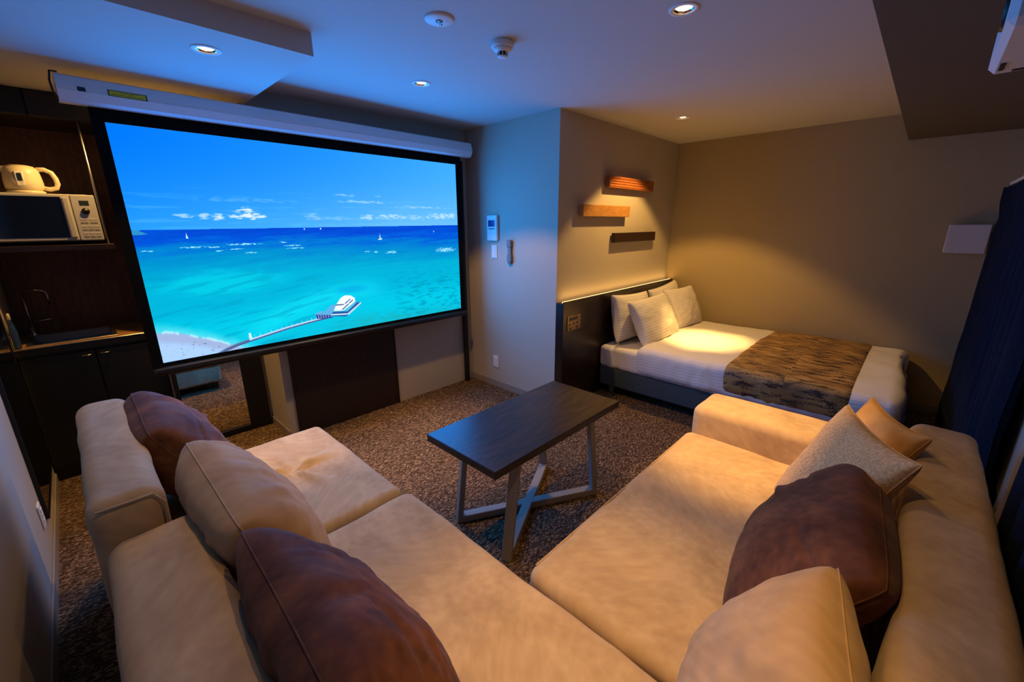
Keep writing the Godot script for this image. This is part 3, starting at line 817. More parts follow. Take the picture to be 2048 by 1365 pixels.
	var dr := obj("door", cbox(Vector3(-0.255, y0 + 0.004, 0.156), Vector3(0.135, y1 - 0.004, 0.185), 0.005), M.silver, mw)
	obj("window", cbox(Vector3(-0.255, y0 + 0.022, 0.1835), Vector3(0.098, y1 - 0.018, 0.1875), 0.001), M.black_gloss, dr)
	obj("handle", cbox(Vector3(0.101, y0 + 0.02, 0.185), Vector3(0.130, y1 - 0.018, 0.203), 0.006), M.silver, dr)
	var cp := obj("control_panel", cbox(Vector3(0.138, y0 + 0.004, 0.156), Vector3(0.245, y1 - 0.004, 0.183), 0.004), M.silver, mw)
	obj("display", cbox(Vector3(0.172, 0.228, 0.182), Vector3(0.214, 0.256, 0.1845), 0.001), M.lcd, cp)
	obj("dial", lathe([Vector2(0, 0.012), Vector2(0.017, 0.012), Vector2(0.019, 0.0), Vector2(0, 0.0)], 24), M.black, cp, Vector3(0.192, 0.195, 0.183)).rotation_degrees.x = 90
	for r in 6:
		var n: int = 2 if r < 2 else 3
		for c in n:
			var bw: float = 0.034 if n == 2 else 0.022
			var bx: float = 0.157 + c * (0.041 if n == 2 else 0.027)
			var by := 0.152 - r * 0.0205
			obj("button", cbox(Vector3(bx, by - 0.010, 0.182), Vector3(bx + bw, by, 0.1842), 0.001), M.silver if r % 2 == 0 else M.grey, cp)
	# kettle on the microwave
	var kt := thing("electric_kettle", "ivory electric kettle standing on the microwave", "kettle", Vector3(-0.10, 1.761, -3.84))
	kt.rotation_degrees.y = -6
	obj("base", lathe([Vector2(0, 0), Vector2(0.078, 0), Vector2(0.08, 0.012), Vector2(0.072, 0.016), Vector2(0, 0.016)], 32), M.offwhite, kt)
	var body := begin()
	add_lathe(body, [Vector2(0, 0.017), Vector2(0.066, 0.017), Vector2(0.079, 0.028), Vector2(0.080, 0.06), Vector2(0.075, 0.11), Vector2(0.070, 0.135), Vector2(0.058, 0.145), Vector2(0, 0.146)], 32)
	obj("body", fin(body), M.offwhite, kt)
	obj("lid", lathe([Vector2(0, 0.157), Vector2(0.03, 0.156), Vector2(0.056, 0.150), Vector2(0.058, 0.144), Vector2(0, 0.144)], 32), M.offwhite, kt)
	obj("spout", extrude([Vector2(-0.062, 0.10), Vector2(-0.098, 0.142), Vector2(-0.094, 0.148), Vector2(-0.05, 0.146)], -0.02, 0.02), M.offwhite, kt)
	var hp := []
	for q in [Vector2(0.062, 0.136), Vector2(0.095, 0.138), Vector2(0.122, 0.122), Vector2(0.134, 0.09), Vector2(0.137, 0.06), Vector2(0.128, 0.036), Vector2(0.10, 0.028), Vector2(0.072, 0.034)]:
		hp.append(Vector3(q.x, q.y, 0))
	obj("handle", tube(hp, 0.0125, 12), M.offwhite, kt)
	obj("water_gauge", cbox(Vector3(-0.010, 0.065, 0.068), Vector3(0.010, 0.108, 0.082), 0.003), M.lcd, kt)
	obj("label_plate", cbox(Vector3(-0.018, 0.04, 0.066), Vector3(0.016, 0.118, 0.0795), 0.003), M.white, kt)
	# framed mirror in the alcove behind the screen
	var mr := thing("alcove_mirror", "tall mirror in a wide dark frame below the screen, reflecting carpet and sofa", "mirror", Vector3(0.60, 0.02, -3.62))
	obj("glass", cbox(Vector3(-0.25, 0.03, -0.004), Vector3(0.14, 1.95, 0.002), 0.001), M.mirror, mr)
	for b in [[Vector3(-0.275, -0.02, -0.008), Vector3(-0.25, 2.0, 0.016)], [Vector3(0.14, -0.02, -0.008), Vector3(0.285, 2.0, 0.016)], [Vector3(-0.25, -0.02, -0.008), Vector3(0.14, 0.03, 0.016)], [Vector3(-0.25, 1.95, -0.008), Vector3(0.14, 2.0, 0.016)]]:
		obj("frame", cbox(b[0], b[1], 0.003), M.black, mr)
	# narrow mirror on the left wall
	var lm := thing("wall_mirror", "dark narrow mirror on the left wall above the skirting", "mirror", Vector3(-0.34, 0.18, -3.215))
	obj("glass", cbox(Vector3(0.004, 0.01, -0.33), Vector3(0.012, 1.68, 0.325), 0.001), M.black_gloss, lm)
	for b in [[Vector3(0, 0, -0.345), Vector3(0.016, 1.69, -0.33)], [Vector3(0, 0, 0.325), Vector3(0.016, 1.69, 0.34)], [Vector3(0, 0, -0.33), Vector3(0.016, 0.01, 0.325)], [Vector3(0, 1.68, -0.33), Vector3(0.016, 1.69, 0.325)]]:
		obj("frame", cbox(b[0], b[1], 0.002), M.black, lm)

# a plate on a wall; n = outward normal, given as a basis turning local +z to n
func wall_basis(n: Vector3) -> Basis:
	return Basis(Vector3.UP.cross(n), Vector3.UP, n)

func outlet(label: String, at: Vector3, n: Vector3, group := "wall outlets") -> void:
	var o := thing("wall_outlet", label, "outlet", at, group)
	o.basis = wall_basis(n)
	obj("plate", cbox(Vector3(-0.035, -0.06, 0), Vector3(0.035, 0.06, 0.008), 0.003), M.white, o)
	for y in [-0.026, 0.0, 0.026]:
		obj("socket", cbox(Vector3(-0.02, y - 0.011, 0.008), Vector3(0.02, y + 0.011, 0.011), 0.002), M.white, o)

func build_wall_things() -> void:
	var nx := Vector3(-1, 0, 0)
	# intercom
	var o := thing("intercom", "white video intercom with a small screen on the wall beside the projection screen", "intercom", Vector3(2.726, 1.54, -2.85))
	o.basis = wall_basis(nx)
	obj("body", cbox(Vector3(-0.066, -0.112, 0), Vector3(0.066, 0.112, 0.028), 0.006), M.white, o)
	obj("bezel", cbox(Vector3(-0.05, 0.005, 0.0285), Vector3(0.05, 0.075, 0.031), 0.002), M.white, o)
	obj("display", cbox(Vector3(-0.042, 0.012, 0.0305), Vector3(0.042, 0.068, 0.0325), 0.001), M.lcd_blue, o)
	obj("nameplate", cbox(Vector3(-0.04, -0.012, 0.028), Vector3(0.04, -0.002, 0.0295), 0.001), M.grey, o)
	for r in 3:
		for c in 3:
			obj("button", cbox(Vector3(-0.045 + c * 0.032, -0.098 + r * 0.026, 0.028), Vector3(-0.045 + c * 0.032 + 0.024, -0.098 + r * 0.026 + 0.015, 0.0305), 0.001), M.white, o)
	obj("speaker_slots", cbox(Vector3(-0.05, 0.082, 0.028), Vector3(0.03, 0.104, 0.0295), 0.001), M.white, o)
	# switch
	var s := thing("light_switch", "white wall switch below the intercom", "switch", Vector3(2.726, 1.328, -2.845))
	s.basis = wall_basis(nx)
	obj("plate", cbox(Vector3(-0.035, -0.06, 0), Vector3(0.035, 0.06, 0.007), 0.003), M.white, s)
	obj("rocker", cbox(Vector3(-0.024, -0.052, 0.007), Vector3(0.018, 0.052, 0.011), 0.002), M.white, s)
	# microphone in a wall clip
	var m := thing("remote_control", "slim grey remote control held on the wall beside the intercom", "remote control", Vector3(2.726, 1.33, -2.635))
	m.basis = wall_basis(nx)
	obj("holder", cbox(Vector3(-0.026, -0.08, 0), Vector3(0.026, -0.02, 0.03), 0.004), M.grey, m)
	obj("body", soft_box(Vector3(-0.021, -0.10, 0.006), Vector3(0.021, 0.105, 0.026), 0.007, 0.03), M.grey, m)
	obj("head", soft_box(Vector3(-0.026, 0.045, 0.004), Vector3(0.026, 0.108, 0.032), 0.008, 0.03), M.grey, m)
	outlet("white wall outlet low on the bluish wall beside the corner post", Vector3(2.726, 0.262, -2.848), nx)
	outlet("white wall outlet low on the left wall behind the sofa", Vector3(-0.34, 0.262, -2.77), Vector3(1, 0, 0))
	# three timber blocks on the wall above the bed
	var z := -2.117
	for b in [["reddish-brown ribbed timber block, topmost of three on the wall above the bed", Vector3(3.37, 1.878, z), Vector3(4.20, 1.975, z + 0.055), M.cedar], ["light oak timber block, middle one of three on the wall above the bed", Vector3(2.99, 1.632, z), Vector3(3.76, 1.728, z + 0.055), M.oak], ["dark wenge timber block, lowest of three on the wall above the bed", Vector3(3.52, 1.40, z), Vector3(4.34, 1.488, z + 0.05), M.wenge]]:
		var t := thing("wall_block", b[0], "wall decor", Vector3((b[1].x + b[2].x) / 2, b[1].y, z), "timber blocks above the headboard")
		var off := Vector3(t.position.x, t.position.y, z)
		obj("block", cbox(b[1] - off + Vector3(0, 0, 0.012), b[2] - off, 0.003), b[3], t)
		obj("bracket", cbox(Vector3(-0.12, 0.03, 0), Vector3(0.12, 0.06, 0.012), 0.001), M.black, t)
		if b[3] == M.cedar:
			for k in 4:
				obj("rib", cbox(Vector3(b[1].x - off.x + 0.004, 0.012 + k * 0.022, 0.055), Vector3(b[2].x - off.x - 0.004, 0.024 + k * 0.022, 0.059), 0.0015), M.cedar, t)
	# wall lamp, switched off, by the curtain
	var w := thing("wall_lamp", "white boxy wall lamp on the bedroom wall beside the curtain", "wall lamp", Vector3(4.82, 1.34, 0.225))
	w.basis = wall_basis(nx)
	obj("bracket", cbox(Vector3(-0.03, 0.06, 0), Vector3(0.03, 0.15, 0.03), 0.003), M.steel, w)
	obj("lamp_shade", cbox(Vector3(-0.11, 0, 0.03), Vector3(0.11, 0.21, 0.13), 0.004), M.shade, w)
	obj("pull_chain", tube([Vector3(-0.03, 0.0, 0.1), Vector3(-0.03, -0.012, 0.1)], 0.005, 8), M.steel, w)
	obj("knob", tube([Vector3(0.01, 0.0, 0.1), Vector3(0.01, -0.008, 0.1)], 0.008, 8), M.steel, w)

func build_bed() -> void:
	# headboard with a light strip in its top
	var hb := thing("headboard", "dark glossy wooden headboard with a glowing light strip along its top", "headboard", Vector3(3.77, 0, -2.117))
	obj("panel", cbox(Vector3(-1.044, 0, 0.066), Vector3(1.048, 0.952, 0.078), 0.002), M.dark, hb)
	obj("back_rail", cbox(Vector3(-1.044, 0, 0), Vector3(1.048, 0.94, 0.066), 0.002), M.dark, hb)
	obj("light_strip", cbox(Vector3(-1.02, 0.940, 0.044), Vector3(1.03, 0.949, 0.065), 0.001), M.led_glow, hb)
	var cp := obj("control_panel", cbox(Vector3(-0.99, 0.695, 0.078), Vector3(-0.80, 0.825, 0.084), 0.002), M.silver, hb)
	cp.material_override = mat("bronze_plate", c8(120, 96, 70), 0.3, 0.6)
	obj("socket_bar", cbox(Vector3(-0.965, 0.782, 0.084), Vector3(-0.845, 0.812, 0.088), 0.002), M.black, cp)
	for p in [Vector2(-0.965, 0.74), Vector2(-0.91, 0.745), Vector2(-0.86, 0.748), Vector2(-0.955, 0.705), Vector2(-0.86, 0.708)]:
		obj("button", cbox(Vector3(p.x, p.y, 0.084), Vector3(p.x + 0.018, p.y + 0.018, 0.087), 0.001), M.black, cp)
	# bed
	var X1 := 3.29
	var X2 := 4.79
	var b := thing("bed", "double bed with white striped sheet on a slate grey upholstered base", "bed", Vector3(X1 + 0.75, 0, -1.0))
	var oo := b.position
	obj("base", soft_box(Vector3(X1 + 0.02, 0.085, -2.03) - oo, Vector3(X2, 0.27, -0.02) - oo, 0.02, 0.2), M.bed_base, b)
	for x in [X1 + 0.1, X2 - 0.1]:
		for z in [-1.93, -1.0, -0.12]:
			obj("foot", lathe([Vector2(0, 0), Vector2(0.028, 0), Vector2(0.03, 0.09), Vector2(0, 0.09)], 14), M.grey, b, Vector3(x, 0, z) - oo)
	var nz := noise(301, 1.0, 3)
	var mdisp := func(p: Vector3, n: Vector3) -> Vector3:
		var v := Vector3.ZERO
		if n.x < -0.3:
			var w := p + oo
			v.x += 0.010 * nz.get_noise_2d(w.z * 9.0, w.y * 3.0)
			for c in [-1.98, -1.86, -1.52]:
				v.x += 0.012 * exp(-pow((w.z - c + (w.y - 0.3) * 0.15) / 0.025, 2.0))
		return v
	obj("mattress", soft_box(Vector3(X1, 0.265, -2.035) - oo, Vector3(X2, 0.475, -0.015) - oo, 0.045, 0.03, mdisp), M.linen, b)
	# duvet: a soft quilt over the mattress, falling over the side and foot
	var d := thing("duvet", "puffy white duvet lit by the ceiling spot, spread over the bed", "duvet", Vector3(X1 + 0.75, 0.475, -0.9))
	var od := d.position
	var ddisp := func(p: Vector3, n: Vector3) -> Vector3:
		var w := p + od
		var v := Vector3.ZERO
		var u := clampf((w.x - X1) / (X2 - X1), 0, 1)
		if n.y > 0.2:
			v.y += 0.035 * sin(PI * clampf(u * 0.85 + 0.1, 0, 1)) + 0.012 * nz.get_noise_2d(w.x * 3.0, w.z * 2.5)
		if n.x < -0.2:
			v.x += 0.012 * nz.get_noise_2d(w.z * 8.0, w.y * 3.0) - 0.006
			for c in [-1.12, -1.05, -0.62]:
				v.x -= 0.012 * exp(-pow((w.z - c + (w.y - 0.4) * 0.3) / 0.02, 2.0))
		if n.z > 0.2:
			v.z += 0.02 * sin(w.x * 4.0) * n.z + 0.01 * nz.get_noise_2d(w.x * 4.0, w.y * 3.0)
		return v
	obj("quilt", soft_box(Vector3(X1 - 0.02, 0.275, -1.66) - od, Vector3(X2 + 0.005, 0.515, 0.085) - od, 0.07, 0.035, ddisp), M.linen, d)
	var d2 := obj("overhang", soft_box(Vector3(X1 + 0.03, 0.12, 0.0) - od, Vector3(X2 - 0.03, 0.33, 0.10) - od, 0.04, 0.05, ddisp), M.linen_plain, d)
	d2.set_meta("label", "foot end of the duvet hanging down")
	# runner across the foot of the bed
	var r := thing("bed_runner", "gold brocade bed runner with dark broken streaks across the bed foot", "bed runner", Vector3(X1 + 0.75, 0.52, -0.53))
	var orr := r.position
	var rdisp := func(p: Vector3, n: Vector3) -> Vector3:
		return ddisp.call(p + orr - od, Vector3(n.x, n.y, 0)) + Vector3(n.x, n.y, 0) * 0.004
	obj("cloth", soft_box(Vector3(X1 - 0.026, 0.30, -0.95) - orr, Vector3(X2 + 0.008, 0.521, -0.125) - orr, 0.073, 0.035, rdisp), M.runner, r)
	# pillows, two leaning at the back, two in front
	var g := "white pillows on the bed"
	var sz := Vector3(0.66, 0.44, 0.20)
	cushion("bed_pillow", "white pillow at the back against the headboard, nearest the control panel", g, sz, facing(Vector3(0, 0.22, 1), Vector3.UP, -3, Vector3(3.70, 0.705, -1.93)), M.linen, 401, 0.9, 0.06)
	cushion("bed_pillow", "white pillow at the back in the corner by the brown wall", g, sz, facing(Vector3(0.0, 0.25, 1), Vector3.UP, 4, Vector3(4.44, 0.71, -1.93)), M.linen, 402, 0.9, 0.06)
	cushion("bed_pillow", "white striped pillow leaning in front, nearest the control panel", g, sz, facing(Vector3(-0.05, 0.5, 1), Vector3.UP, 2, Vector3(3.72, 0.70, -1.71)), M.linen, 403, 0.9, 0.06)
	cushion("bed_pillow", "white striped pillow leaning in front beside the brown wall", g, sz, facing(Vector3(0.0, 0.42, 1), Vector3.UP, -2, Vector3(4.40, 0.71, -1.72)), M.linen, 404, 0.9, 0.06)

# folds of a seat cover: radial creases from a button-like pucker
func pucker(c: Vector2, size: float, amp: float, sd: int) -> Callable:
	return func(p: Vector3) -> float:
		var d := Vector2(p.x, p.z) - c
		var r := d.length()
		var a := d.angle()
		var s := sin(a * 5.0 + sd) * 0.6 + sin(a * 9.0 + sd * 1.7) * 0.6 + sin(a * 3.0 + 2.0) * 0.3
		s = maxf(s, -0.1)
		return amp * s * exp(-pow(r / size, 2.0)) * smoothstep(0.0, 0.04, r) - amp * 0.6 * exp(-pow(r / 0.04, 2.0))

func build_sofas() -> void:
	var nz := noise(501, 1.0, 3)
	var g := "tan velvet corner sofa units"
	var mk := func(org: Vector3, puff: Array) -> Callable:
		return func(p: Vector3, n: Vector3) -> Vector3:
			var w := p + org
			var v := n * 0.007 * nz.get_noise_3d(w.x * 2.6, w.y * 2.6, w.z * 2.6)
			if n.y > 0.5:
				for f in puff: v.y += f.call(w)
			return v
	# far left unit
	var a := thing("sofa_unit", "tan velvet sofa unit nearest the projection screen with the taller backrest", "sofa", Vector3(0.4, 0, -1.96), g)
	var o := a.position
	obj("base", soft_box(Vector3(-0.06, 0.07, -2.41) - o, Vector3(0.82, 0.25, -1.50) - o, 0.03, 0.1, mk.call(o, [])), M.velvet, a)
	obj("seat", soft_box(Vector3(0.05, 0.24, -2.435) - o, Vector3(0.845, 0.425, -1.492) - o, 0.045, 0.015, mk.call(o, [pucker(Vector2(0.54, -2.0), 0.19, 0.026, 2)])), M.velvet, a)
	obj("backrest", soft_box(Vector3(-0.115, 0.26, -2.46) - o, Vector3(0.055, 0.85, -1.46) - o, 0.05, 0.03, mk.call(o, [])), M.velvet, a)
	obj("piping", tube([Vector3(-0.09, 0.835, -1.462) - o, Vector3(0.03, 0.835, -1.462) - o, Vector3(0.05, 0.80, -1.462) - o, Vector3(0.05, 0.45, -1.462) - o], 0.004, 6), M.velvet, a)
	for x in [0.0, 0.76]:
		for z in [-2.35, -1.56]:
			obj("foot", cbox(Vector3(x - 0.025, 0, z - 0.025) - o, Vector3(x + 0.025, 0.075, z + 0.025) - o, 0.004), M.dark, a)
	# near left unit
	var b := thing("sofa_unit", "tan velvet sofa unit in the foreground on the left with a low wide backrest", "sofa", Vector3(0.4, 0, -0.70), g)
	o = b.position
	obj("base", soft_box(Vector3(-0.05, 0.07, -1.46) - o, Vector3(0.83, 0.25, 0.30) - o, 0.03, 0.1, mk.call(o, [])), M.velvet, b)
	obj("seat", soft_box(Vector3(0.10, 0.24, -1.484) - o, Vector3(0.862, 0.425, 0.28) - o, 0.045, 0.024, mk.call(o, [])), M.velvet, b)
	obj("backrest", soft_box(Vector3(-0.095, 0.26, -1.455) - o, Vector3(0.125, 0.75, 0.30) - o, 0.05, 0.03, mk.call(o, [])), M.velvet, b)
	for x in [0.0, 0.78]:
		for z in [-1.40, 0.24]:
			obj("foot", cbox(Vector3(x - 0.025, 0, z - 0.025) - o, Vector3(x + 0.025, 0.075, z + 0.025) - o, 0.004), M.dark, b)
	# right unit, along the window wall
	var c := thing("sofa_unit", "tan velvet sofa unit along the curtains with an armrest toward the bed", "sofa", Vector3(1.6, 0, -0.3), g)
	o = c.position
	obj("base", soft_box(Vector3(0.88, 0.07, -0.76) - o, Vector3(2.56, 0.25, 0.28) - o, 0.03, 0.1, mk.call(o, [])), M.velvet, c)
	obj("seat", soft_box(Vector3(0.874, 0.24, -0.79) - o, Vector3(2.275, 0.43, 0.11) - o, 0.045, 0.024, mk.call(o, [])), M.velvet, c)
	obj("backrest", soft_box(Vector3(0.874, 0.26, 0.10) - o, Vector3(2.40, 0.75, 0.305) - o, 0.05, 0.03, mk.call(o, [])), M.velvet, c)
	obj("armrest", soft_box(Vector3(2.27, 0.24, -0.775) - o, Vector3(2.575, 0.585, 0.10) - o, 0.05, 0.03, mk.call(o, [])), M.velvet, c)
	obj("piping", tube([Vector3(0.92, 0.4165, -0.7765) - o, Vector3(1.4, 0.4165, -0.7775) - o, Vector3(1.9, 0.4165, -0.7765) - o, Vector3(2.23, 0.4165, -0.7765) - o], 0.0045, 6), M.velvet, c)
	for x in [0.95, 2.48]:
		for z in [-0.70, 0.22]:
			obj("foot", cbox(Vector3(x - 0.025, 0, z - 0.025) - o, Vector3(x + 0.025, 0.075, z + 0.025) - o, 0.004), M.dark, c)
	# scatter cushions
	var cg := "scatter cushions on the corner sofa"
	var creases := [[Vector2(-0.9, 0.2), Vector2(-0.2, 0.5), -0.016, 0.05], [Vector2(-0.95, -0.2), Vector2(-0.25, 0.05), 0.018, 0.06], [Vector2(0.95, 0.5), Vector2(0.3, 0.35), -0.016, 0.05], [Vector2(0.9, -0.1), Vector2(0.25, 0.1), 0.016, 0.05], [Vector2(-0.3, 0.95), Vector2(-0.1, 0.4), -0.012, 0.04], [Vector2(0.35, 0.95), Vector2(0.3, 0.5), 0.012, 0.05], [Vector2(0.1, -0.95), Vector2(0.0, -0.3), 0.014, 0.06]]
	var corner := [[Vector2(0.95, 0.85), Vector2(0.45, 0.45), -0.03, 0.06], [Vector2(0.75, 0.98), Vector2(0.5, 0.5), 0.025, 0.06], [Vector2(0.98, 0.55), Vector2(0.55, 0.4), 0.022, 0.06], [Vector2(-0.2, 0.95), Vector2(-0.15, 0.2), -0.012, 0.06], [Vector2(0.15, 0.95), Vector2(0.1, 0.3), -0.012, 0.05], [Vector2(-0.6, 0.9), Vector2(-0.3, 0.2), 0.010, 0.06]]
	cushion("cushion", "brown velvet cushion on the far end of the left sofa", cg, Vector3(0.58, 0.48, 0.27), facing(Vector3(1, 0.5, 0), Vector3.UP, 0, Vector3(0.17, 0.66, -2.12)), M.brown, 601, 0.9, 0.03, creases, 0.05)
	cushion("cushion", "tan velvet cushion between two brown ones on the left sofa", cg, Vector3(0.60, 0.50, 0.27), facing(Vector3(1, 0.5, 0), Vector3.UP, 3, Vector3(0.26, 0.64, -1.41)), M.tan_cushion, 602, 0.9, 0.04, corner, 0.06)
	cushion("cushion", "large brown velvet cushion in the foreground on the left sofa", cg, Vector3(0.62, 0.52, 0.25), facing(Vector3(1, 0.6, 0), Vector3.UP, -3, Vector3(0.28, 0.64, -0.78)), M.brown, 603, 1.0, 0.05, creases, 0.04)
	cushion("cushion", "gold cushion at the armrest end of the right sofa", cg, Vector3(0.40, 0.40, 0.13), facing(Vector3(-0.38, 0.40, -0.75), Vector3(0.09, 0.4, 0.16), 0, Vector3(2.105, 0.655, -0.02)), M.gold, 604, 0.8, 0.12)
	cushion("cushion", "speckled beige cushion in front of the gold one on the right sofa", cg, Vector3(0.47, 0.47, 0.14), facing(Vector3(-0.38, 0.40, -0.75), Vector3(0.09, 0.4, 0.16), 0, Vector3(1.775, 0.665, -0.08)), M.knit, 605, 0.6, 0.10)
	cushion("cushion", "large dark brown velvet cushion leaning on the right sofa backrest", cg, Vector3(0.68, 0.50, 0.27), facing(Vector3(-0.1, 0.75, -1), Vector3.UP, 0, Vector3(1.43, 0.585, -0.09)), M.brown, 606, 0.45, 0.03, creases.slice(0, 3), 0.06)
	cushion("cushion", "tan velvet cushion in the foreground corner of the right sofa", cg, Vector3(0.56, 0.46, 0.25), facing(Vector3(-0.2, 0.65, -1), Vector3.UP, 0, Vector3(0.83, 0.59, -0.07)), M.tan_cushion, 607, 0.8, 0.05, [], 0.03)

func build_table() -> void:
	var t := thing("coffee_table", "dark wooden coffee table on crossed flat metal legs", "coffee table", Vector3(1.575, 0, -1.378))
	obj("top", cbox(Vector3(-0.51, 0.52, -0.2475), Vector3(0.51, 0.56, 0.2475), 0.003), M.table, t)
	var legs := [Vector2(-0.375, -0.19), Vector2(0.345, -0.185), Vector2(0.345, 0.205), Vector2(-0.395, 0.195)]
	for l in legs:
		var bot := Vector3(l.x, 0, l.y)
		var top := Vector3(l.x - signf(l.x) * 0.07, 0.52, l.y)
		obj("leg", bar(bot, top, Vector3(l.x, 0, l.y * 1.0).normalized().cross(Vector3.UP), 0.05, 0.03), M.leg, t)
	obj("cross_bar", bar(Vector3(legs[0].x, 0.02, legs[0].y), Vector3(legs[2].x, 0.02, legs[2].y), Vector3.UP, 0.04, 0.05), M.leg, t)
	obj("cross_bar", bar(Vector3(legs[1].x, 0.0215, legs[1].y), Vector3(legs[3].x, 0.0215, legs[3].y), Vector3.UP, 0.04, 0.05), M.leg, t)

func curtain(label: String, x1: float, x2: float, top: float, folds: int, zc: float) -> void:
	var c := thing("curtain", label, "curtain", Vector3((x1 + x2) / 2, 0, zc), "navy curtains on the window wall")
	var nz := noise(701 + folds, 1.0, 2)
	var st := begin()
	var nx := folds * 12
	var ny := 18
	var half := (x2 - x1) / 2
	for side in [-1.0, 1.0]:
		var rows := []
		for j in ny + 1:
			var v := float(j) / ny
			var y := lerpf(top, 0.02, v)
			var row := []
			for i in nx + 1:
				var u := float(i) / nx
				var ph := TAU * folds * u + 0.7 * nz.get_noise_2d(u * 9.0, v * 1.2)
				var amp := 0.026 + 0.012 * v
				if v < 0.06: amp = 0.03
				elif v < 0.12: amp = 0.014
				var squeeze := 0.985 if v > 0.06 and v < 0.15 else 1.0
				row.append(Vector3((u * 2 - 1) * half * squeeze, y, amp * sin(ph) + 0.01 * nz.get_noise_2d(u * 20.0, v * 3.0) + side * 0.002))
			rows.append(row)
		for j in ny:
			for i in nx:
				if side < 0: quad(st, rows[j][i], rows[j][i + 1], rows[j + 1][i + 1], rows[j + 1][i])
				else: quad(st, rows[j][i], rows[j + 1][i], rows[j + 1][i + 1], rows[j][i + 1])
	obj("cloth", fin(st), M.curtain, c)
	for i in folds:
		obj("hook", cbox(Vector3(-half + (i + 0.25) * 2 * half / folds - 0.003, top - 0.005, -0.003), Vector3(-half + (i + 0.25) * 2 * half / folds + 0.003, top + 0.02, 0.003), 0.001), M.white, c)
	obj("rail", cbox(Vector3(-half - 0.03, top + 0.018, -0.01), Vector3(half + 0.03, top + 0.035, 0.012), 0.002), M.white, c)

func build_curtains() -> void:
	curtain("dark navy pleated curtain hanging beside the bed and the wall lamp", 2.50, 4.45, 1.79, 13, 0.352)
	curtain("dark navy curtain at the right edge, behind the near sofa backrest", 0.50, 1.86, 1.79, 9, 0.362)

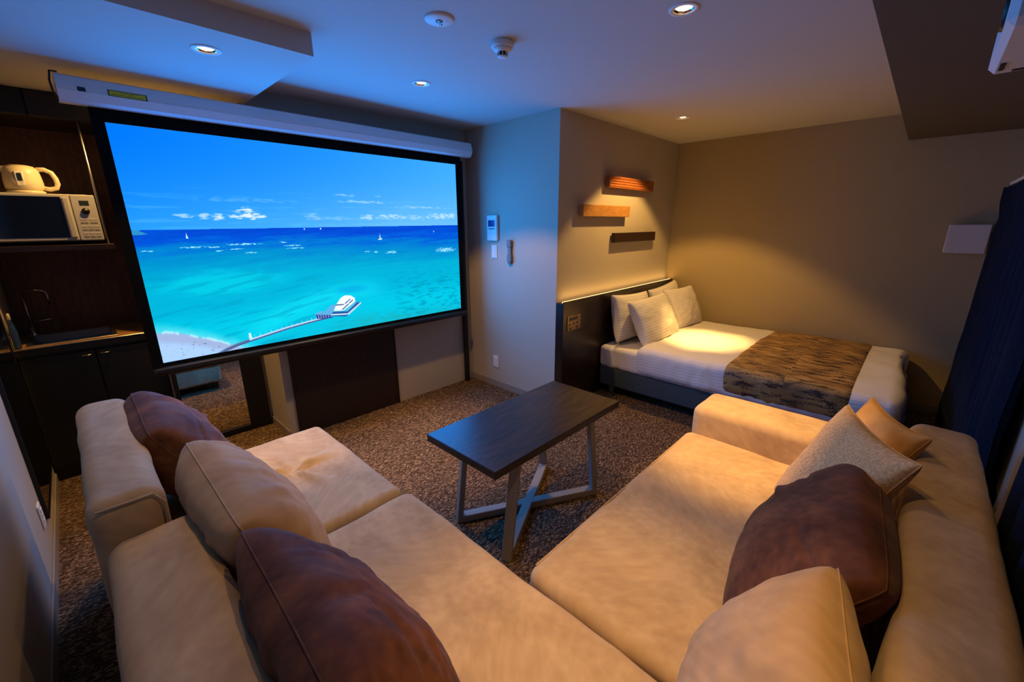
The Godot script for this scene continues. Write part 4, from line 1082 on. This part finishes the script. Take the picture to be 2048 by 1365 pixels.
func build_ceiling_things() -> void:
	var names := ["round recessed downlight in the lowered ceiling above the screen case", "round recessed downlight above the right half of the projection screen", "round recessed downlight above the right sofa, at the top of the picture", "round recessed downlight above the bed", "round recessed downlight above the left sofa", "round recessed downlight in the alcove ceiling in front of the kitchen"]
	for i in LIGHTS.size():
		var L: Array = LIGHTS[i]
		var d := thing("downlight", names[i], "downlight", L[0], "recessed ceiling downlights")
		obj("trim_ring", lathe([Vector2(0.0405, 0.002), Vector2(0.0405, -0.004), Vector2(0.056, -0.004), Vector2(0.058, -0.001), Vector2(0.058, 0.0), Vector2(0.0405, 0.002)], 36), M.white, d)
		obj("reflector", lathe([Vector2(0.0395, 0.0), Vector2(0.036, 0.006), Vector2(0.0315, 0.011), Vector2(0.0315, 0.013), Vector2(0.040, 0.013), Vector2(0.0402, 0.0), Vector2(0.0395, 0.0)], 32), M.chrome, d)
		obj("led_lamp", lathe([Vector2(0, 0.0), Vector2(0.022, 0.001), Vector2(0.031, 0.005), Vector2(0.031, 0.012), Vector2(0, 0.012)], 28), M.dl_glow, d)
		# beam and spill of the one lamp
		for q in [[L[2], L[3]], [L[4], L[5]]]:
			var s := SpotLight3D.new()
			s.name = "lamp_beam"
			s.light_color = WARM
			s.light_energy = q[0]
			s.spot_angle = q[1]
			s.spot_angle_attenuation = 1.0 if q[1] < 30.0 else 0.25
			s.spot_range = 9.0
			s.spot_attenuation = 2.0
			s.light_size = 0.02
			s.shadow_enabled = true
			d.add_child(s, true)
			s.position = Vector3(0, -0.012, 0)
			s.look_at_from_position(s.global_position, L[1] if q[1] < 30.0 else L[0] - Vector3(0, 1, 0), Vector3(0.3, 0, 1))
	# emergency light
	var e := thing("emergency_light", "round white emergency light with a small lens on the ceiling", "emergency light", Vector3(1.262, 2.4, -1.627))
	obj("plate", lathe([Vector2(0, -0.010), Vector2(0.052, -0.010), Vector2(0.06, -0.006), Vector2(0.061, 0.0), Vector2(0, 0.0)], 40), M.white, e)
	obj("lens_ring", lathe([Vector2(0.010, -0.0105), Vector2(0.0145, -0.0118), Vector2(0.016, -0.0095), Vector2(0.010, -0.0095), Vector2(0.010, -0.0105)], 28), M.black, e)
	obj("lens", lathe([Vector2(0, -0.0135), Vector2(0.006, -0.0128), Vector2(0.0105, -0.010), Vector2(0, -0.0095)], 24), M.lens, e)
	obj("test_button", lathe([Vector2(0, -0.0125), Vector2(0.003, -0.0125), Vector2(0.003, -0.0095), Vector2(0, -0.0095)], 12), M.black, e, Vector3(0.026, 0, -0.018))
	obj("indicator", lathe([Vector2(0, -0.012), Vector2(0.002, -0.012), Vector2(0.002, -0.0095), Vector2(0, -0.0095)], 12), M.black, e, Vector3(0.020, 0, -0.023))
	# smoke detector
	var k := thing("smoke_detector", "white smoke detector with dark sensor slots on the ceiling", "smoke detector", Vector3(1.612, 2.4, -1.605))
	obj("base", lathe([Vector2(0, -0.026), Vector2(0.050, -0.026), Vector2(0.053, -0.022), Vector2(0.053, 0), Vector2(0, 0)], 36), M.white, k)
	obj("dome", lathe([Vector2(0, -0.044), Vector2(0.026, -0.043), Vector2(0.038, -0.038), Vector2(0.046, -0.026), Vector2(0, -0.026)], 36), M.white, k)
	obj("sensor_slots", lathe([Vector2(0.022, -0.043), Vector2(0.022, -0.060), Vector2(0.020, -0.060), Vector2(0.020, -0.043), Vector2(0.022, -0.043)], 28), M.black, k)
	for i in 8:
		var an := TAU * i / 8.0
		obj("fin", cbox(Vector3(0.021, -0.060, -0.002), Vector3(0.0245, -0.042, 0.002), 0.0005), M.white, k).rotation.y = an
	obj("cap", lathe([Vector2(0, -0.066), Vector2(0.020, -0.065), Vector2(0.025, -0.062), Vector2(0.025, -0.060), Vector2(0, -0.060)], 28), M.white, k)
	# projector hung under the beam
	var p := thing("projector", "white projector hanging under the beam at the upper right", "projector", Vector3(1.40, 1.90, 0.17))
	obj("body", cbox(Vector3(-0.19, 0.0, -0.137), Vector3(0.175, 0.115, 0.16), 0.012), M.white, p)
	obj("lens_barrel", lathe([Vector2(0.0, 0.02), Vector2(0.034, 0.02), Vector2(0.038, 0.0), Vector2(0.0, 0.0)], 28), M.black, p, Vector3(-0.09, 0.055, -0.122)).rotation_degrees.x = -90
	for b in [[Vector3(0.07, -0.002, -0.122), Vector3(0.13, 0.004, -0.113)], [Vector3(0.14, -0.002, -0.10), Vector3(0.152, 0.004, -0.02)], [Vector3(0.173, 0.03, -0.06), Vector3(0.177, 0.042, 0.08)], [Vector3(0.173, 0.055, -0.06), Vector3(0.177, 0.067, 0.08)]]:
		obj("vent_slot", cbox(b[0], b[1], 0.001), M.black, p)
	obj("mount_pole", tube([Vector3(0, 0.11, 0), Vector3(0, 0.292, 0)], 0.018, 16), M.white, p)
	obj("mount_plate", cbox(Vector3(-0.07, 0.288, -0.07), Vector3(0.07, 0.30, 0.07), 0.003), M.white, p)
